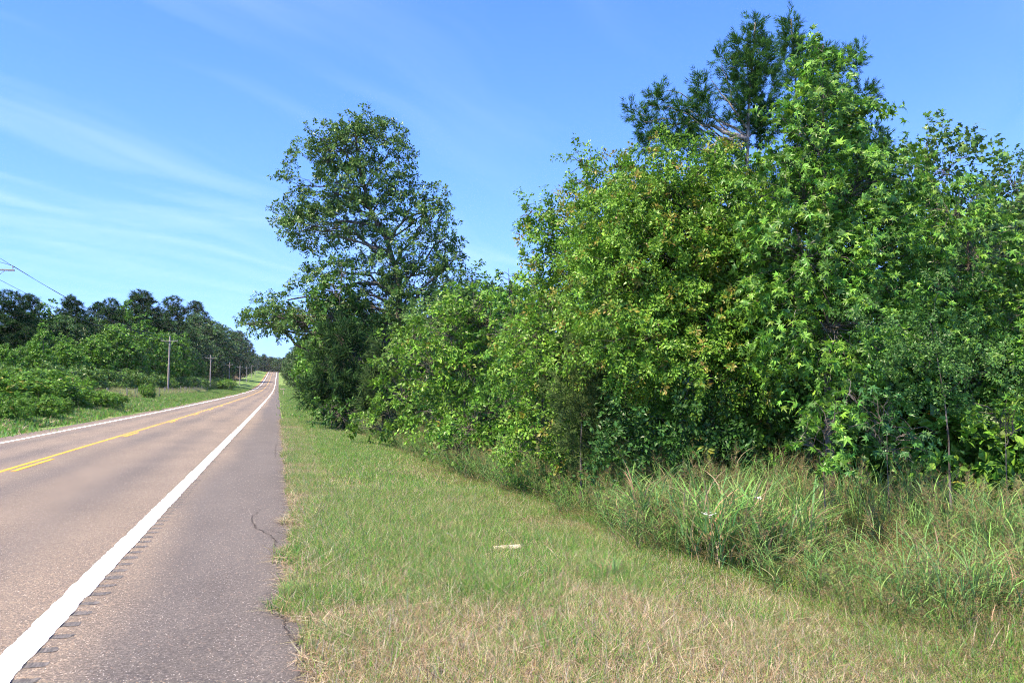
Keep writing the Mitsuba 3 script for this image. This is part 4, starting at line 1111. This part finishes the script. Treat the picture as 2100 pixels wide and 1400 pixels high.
hollow = on_ground(1790, 1090)[:2]
p = p[(meshkit.fbm(q, 2, 57) + 0.5 * (np.linalg.norm(p - hollow, axis=1) > 1.15) - 0.5 > np.where((p[:, 1] < 8.5) & (p[:, 0] < 7), 0.49, 0.20))]
scatter('tall_grass', [f'reed_{i % 3}' for i in range(len(p))], p, rng, 0.75, 1.1, zs=0.62 + 0.45 * np.clip((p[:, 0] - mown_edge(p[:, 1]) - 0.2) / 1.4, 0, 1) - 0.22 * np.clip((8.6 - p[:, 1]) / 1.2, 0, 1))
labels['tall_grass'] = {'label': 'tall reed-like grass with brown seed heads in front of the thicket', 'category': 'grass', 'kind': 'stuff'}
p = jgrid(rng, 4.0, 8.5, 11.0, 44, 0.7, lambda p: seen(p, 1.0) & (p[:, 0] > mown_edge(p[:, 1]) + 0.35) & (p[:, 0] < 7.6))
scatter('herb_growth', [f'herb_{i % 3}' for i in range(len(p))], p, rng, 0.8, 1.4)
labels['herb_growth'] = {'label': 'leafy green weeds mixed through the tall grass at the thicket edge', 'category': 'weeds', 'kind': 'stuff'}
p = jgrid(rng, -17.0, -15.2, 72, 185, 1.0, lambda p: seen(p, 3))
scatter('dead_grass', [f'dead_{i % 3}' for i in range(len(p))], p, rng, 0.7, 1.1, zs=np.full(len(p), 0.9))
labels['dead_grass'] = {'label': 'tall dead grey-tan grass along the fence posts left of the road', 'category': 'grass', 'kind': 'stuff'}
straw_spots = [on_ground(x, y)[:2] for x, y in ((915, 1187), (880, 1186), (945, 1190), (900, 1275), (980, 1285), (1050, 1280), (1120, 1300), (1200, 1360), (1330, 1345), (1480, 1350), (760, 1370), (1240, 1235), (1000, 1380))]
scatter('dry_straw', 'straw_pile', straw_spots, rng, 0.8, 1.5)
labels['dry_straw'] = {'label': 'pale dry cut straw lying in swaths on the mown verge', 'category': 'straw', 'kind': 'stuff'}
scatter('straw_heap', 'pine_straw', [on_ground(x, y)[:2] for x, y in ((1080, 1152), (1090, 1148), (1048, 1124), (1072, 1150))], rng, 0.8, 1.1)
labels['straw_heap'] = {'label': 'small heap of reddish brown straw beside the pale board', 'category': 'straw', 'kind': 'stuff'}


# big single clumps of tall grass that stand out
def grass_clump(label, px, py, seed, R, stems, h, heads=0.1, ll=0.6, lw=0.018):
    p = on_ground(px, py)
    t = thing('grass_clump', label, 'grass clump')
    v, f, c = reed_patch(seed, R, stems, h, heads, ll, lw, dead=0.35)
    scene[t] = mikit.ply((v + p, f), 'grass_bsdf', color=c)


grass_clump('broad arching clump of coarse tall grass at the mown edge in the centre right foreground', 1480, 1175, 301, 0.42, 80, 0.95)
grass_clump('leaning grass clump left of the broad arching clump', 1330, 1120, 302, 0.32, 50, 0.85)
grass_clump('right grass clump next to the broad arching clump', 1600, 1180, 303, 0.38, 60, 0.85)
grass_clump('upright weedy clump in the lower right corner', 2000, 1290, 304, 0.34, 46, 0.62, 0.05, 0.38, 0.013)
grass_clump('weedy clump at the right edge above the corner', 2080, 1180, 305, 0.36, 50, 0.75, 0.1, 0.4, 0.013)
grass_clump('small tuft of fresh grass alone on the mown verge', 1245, 1200, 306, 0.10, 14, 0.24, 0.0, 0.22, 0.008)
grass_clump('green tuft growing over the broken pavement edge', 600, 1222, 307, 0.12, 90, 0.09, 0.0, 0.10, 0.004)
grass_clump('blue-green tuft beside the pavement edge', 690, 1150, 308, 0.28, 170, 0.11, 0.0, 0.13, 0.004)


p = jgrid(rng, 5.8, 17, 5, 46, 1.5, lambda p: seen(p, 2.0) & (p[:, 0] * 0.9 + p[:, 1] > 19) & (p[:, 0] > np.interp(p[:, 1], [5, 12, 20, 46], [9.0, 8.0, 6.5, 5.7])))
scatter('undergrowth', [f'bush_kind_{i % 3}' for i in range(len(p))], p, rng, 0.45, 0.95)
labels['undergrowth'] = {'label': 'dense shaded undergrowth filling the thicket behind the tall grass', 'category': 'undergrowth', 'kind': 'stuff'}


p = jgrid(rng, -21.5, -17.1, 58, 300, 2.4, lambda p: seen(p, 3))
scatter('shrub_belt', [f'shrub_kind_{i % 2}' for i in range(len(p))], p, rng, 0.45, 1.15)
labels['shrub_belt'] = {'label': 'belt of light green shrubs at the foot of the woods left of the road', 'category': 'shrubs', 'kind': 'stuff'}


# ------------------------------------------------------------------ white flowers
def flower(label, px, py, D, R=0.035):
    t = thing('white_flower', label, 'flower')
    c = at(px, py, D)
    g = np.array([c[0] + 0.05, c[1], float(ground_z(c[0], c[1]))])
    rng = np.random.default_rng(int(px))
    add(t, 'stem', tube(bend(rng, g, c, 6, 0.15), np.linspace(0.004, 0.002, 6), 5), 'grass_stem_bsdf', smooth=True)
    heads = c + rng.standard_normal((16, 3)) * [R, R, R * 0.3]
    P = np.repeat(heads, 6, 0)
    ax = np.tile(np.stack([np.cos(np.arange(6) * 1.047), np.sin(np.arange(6) * 1.047), np.full(6, .3)], 1), (16, 1)) + 0.2 * rng.standard_normal((96, 3))
    v, f, _ = leaf_mesh(P, ax, np.tile([0, 0, 1.0], (96, 1)), np.full(96, 0.014), DIAMOND, np.ones((96, 3)))
    add(t, 'petals', (v, f), 'petal_bsdf', stuff=True)


scene['grass_stem_bsdf'] = {'type': 'twosided', 'bsdf': {'type': 'principled', 'base_color': {'type': 'rgb', 'value': [0.11, 0.17, 0.05]}, 'roughness': 0.6}}
flower('white flower cluster in the tall grass above the broad arching clump', 1455, 1054, 7.6)
flower('smaller white flower cluster upper right of the other one', 1558, 1020, 8.4, 0.03)

# ------------------------------------------------------------------ board and stick on the verge
def box_mesh(size, bevel):
    m = trimesh.creation.box(extents=np.array(size) - 2 * bevel)
    pts = np.vstack([m.vertices + s * bevel for s in np.array([[1, 0, 0], [-1, 0, 0], [0, 1, 0], [0, -1, 0], [0, 0, 1], [0, 0, -1]])])
    return trimesh.convex.convex_hull(pts)


p = on_ground(1039, 1141)
b = box_mesh((0.33, 0.085, 0.036), 0.003)
b.apply_transform(trimesh.transformations.euler_matrix(0.35, -0.05, -YAW + 0.08))
b.apply_translation(p + [0, 0, 0.10])
scene['wooden_board'] = mikit.ply(b, 'plank_wood_bsdf')
labels['wooden_board'] = {'label': 'short pale sawn board lying in the mown grass', 'category': 'board'}
p0, p1 = on_ground(916, 1116), on_ground(985, 1139)
rng = np.random.default_rng(9)
scene['stick'] = mikit.ply(tube(bend(rng, p0 + [0, 0, .14], p1 + [0, 0, .10], 9, 0.12), np.linspace(0.014, 0.008, 9), 7), 'grey_wood_bsdf', smooth=True)
labels['stick'] = {'label': 'pale weathered stick half buried in grass left of the board', 'category': 'stick'}


# ------------------------------------------------------------------ utility poles, wires, fence posts, marker post
def cyl(r0, r1, p0, p1, sides=10):
    return tube(np.linspace(p0, p1, 5), np.linspace(r0, r1, 5), sides)


POLE_LAB = {54: 'utility pole mostly out of frame at the left edge, its crossarm end showing', 134: 'nearest whole utility pole, tall and grey, left of the road', 214: 'second whole utility pole with a T-shaped crossarm', 294: 'third whole utility pole, browner, by the dark woods', 374: 'fourth whole utility pole, small before the dark woods',
            454: 'tiny fifth utility pole at the foot of the far slope', 534: 'sixth distant pole partway up the far slope', 614: 'seventh distant pole near the crest', 694: 'eighth and smallest pole just below the crest'}
wires = {-1.1: [], 0.0: [], 1.1: []}
for y, lab in POLE_LAB.items():
    t = thing('utility_pole', lab, 'utility pole', None)
    x = -16.5
    z = float(ground_z(x, y))
    lean = 0.12 if y == 134 else 0.0
    top = np.array([x + lean, y, z + 8.9])
    add(t, 'shaft', cyl(0.16, 0.11, np.array([x, y, z - 0.3]), top), 'pole_wood_bsdf', smooth=True)
    arm = box_mesh((2.4, 0.09, 0.10), 0.01)
    arm.apply_translation(top + [0, -0.14, -0.75])
    add(t, 'crossarm', arm, 'pole_wood_bsdf')
    for s in (-1, 1):
        add(t, 'brace', cyl(0.018, 0.018, top + [s * 0.7, -0.2, -0.80], top + [s * 0.06, -0.16, -1.35], 5), 'porcelain_bsdf')
    for k, dx in enumerate((-1.1, 0.0, 1.1)):
        q = top + ([dx, -0.14, -0.68] if dx else [0, 0, 0])
        add(t, 'insulator', many([cyl(0.02, 0.02, q, q + [0, 0, 0.14], 6), cyl(0.055, 0.035, q + [0, 0, 0.08], q + [0, 0, 0.20], 8)]), 'porcelain_bsdf', smooth=30)
        wires[dx].append(q + [0, 0, 0.2])
for dx, lab in ((1.1, 'topmost power line strung along the poles, on the road side'), (0.0, 'middle power line carried on the pole tops'), (-1.1, 'lower power line on the woods side of the poles')):
    t = thing('power_line', lab, 'power line')
    pts = [wires[dx][0] + [0, -80, -0.2]] + wires[dx]
    path = []
    for a_, b_ in zip(pts[:-1], pts[1:]):
        u = np.linspace(0, 1, 17)[:-1]
        path.append(a_ + (b_ - a_) * u[:, None] - np.array([0, 0, 1.0]) * (4 * 1.15 * u * (1 - u))[:, None])
    path.append(pts[-1][None])
    path = np.vstack(path)
    scene[t] = mikit.ply(tube(path, np.full(len(path), 0.014), 5), 'wire_bsdf', smooth=True)

rng = np.random.default_rng(15)
for i in range(26):
    y = 76 + i * 4.4 + rng.uniform(-0.9, 0.9)
    x = -15.0 + rng.uniform(-0.25, 0.25)
    z = float(ground_z(x, y))
    h = rng.uniform(1.0, 1.45)
    r = rng.uniform(0.04, 0.065) * (1.6 if i == 1 else 1)
    t = thing('fence_post', 'thick weathered fence post nearest the rounded bright bush' if i == 1 else 'weathered grey fence post standing in the dead grass left of the road', 'fence post', None if i == 1 else 'grey fence posts')
    d = rng.standard_normal(2) * 0.06
    scene[t] = mikit.ply(cyl(r, r * 0.85, np.array([x, y, z - 0.2]), np.array([x + d[0], y + d[1], z + h]), 8), 'grey_wood_bsdf', smooth=40)

x, y = 1.05, 175.0
z = float(ground_z(x, y))
t = thing('marker_post', 'thin tan marker post at the far end of the right verge', 'post')
add(t, 'shaft', cyl(0.07, 0.07, np.array([x, y, z - 0.2]), np.array([x, y, z + 1.5]), 8), 'plank_wood_bsdf', smooth=True)
m = box_mesh((1.0, 0.05, 0.16), 0.005)
m.apply_translation([x - 0.2, y - 0.1, z + 1.45])
add(t, 'crossbar', m, 'plank_wood_bsdf')

# ------------------------------------------------------------------ thin summer haze
scene['haze_medium'] = {'type': 'homogeneous', 'albedo': 0.95, 'sigma_t': 0.00006}
scene['haze'] = {'type': 'cube', 'to_world': T().translate([0, 1450, 24.2]).scale([1600, 1620, 25.9]), 'bsdf': {'type': 'null'}, 'interior': {'type': 'ref', 'id': 'haze_medium'}}
scene['camera']['medium'] = {'type': 'ref', 'id': 'haze_medium'}
labels['haze'] = {'kind': 'stuff', 'label': 'thin summer haze over the far road and woods', 'category': 'haze'}
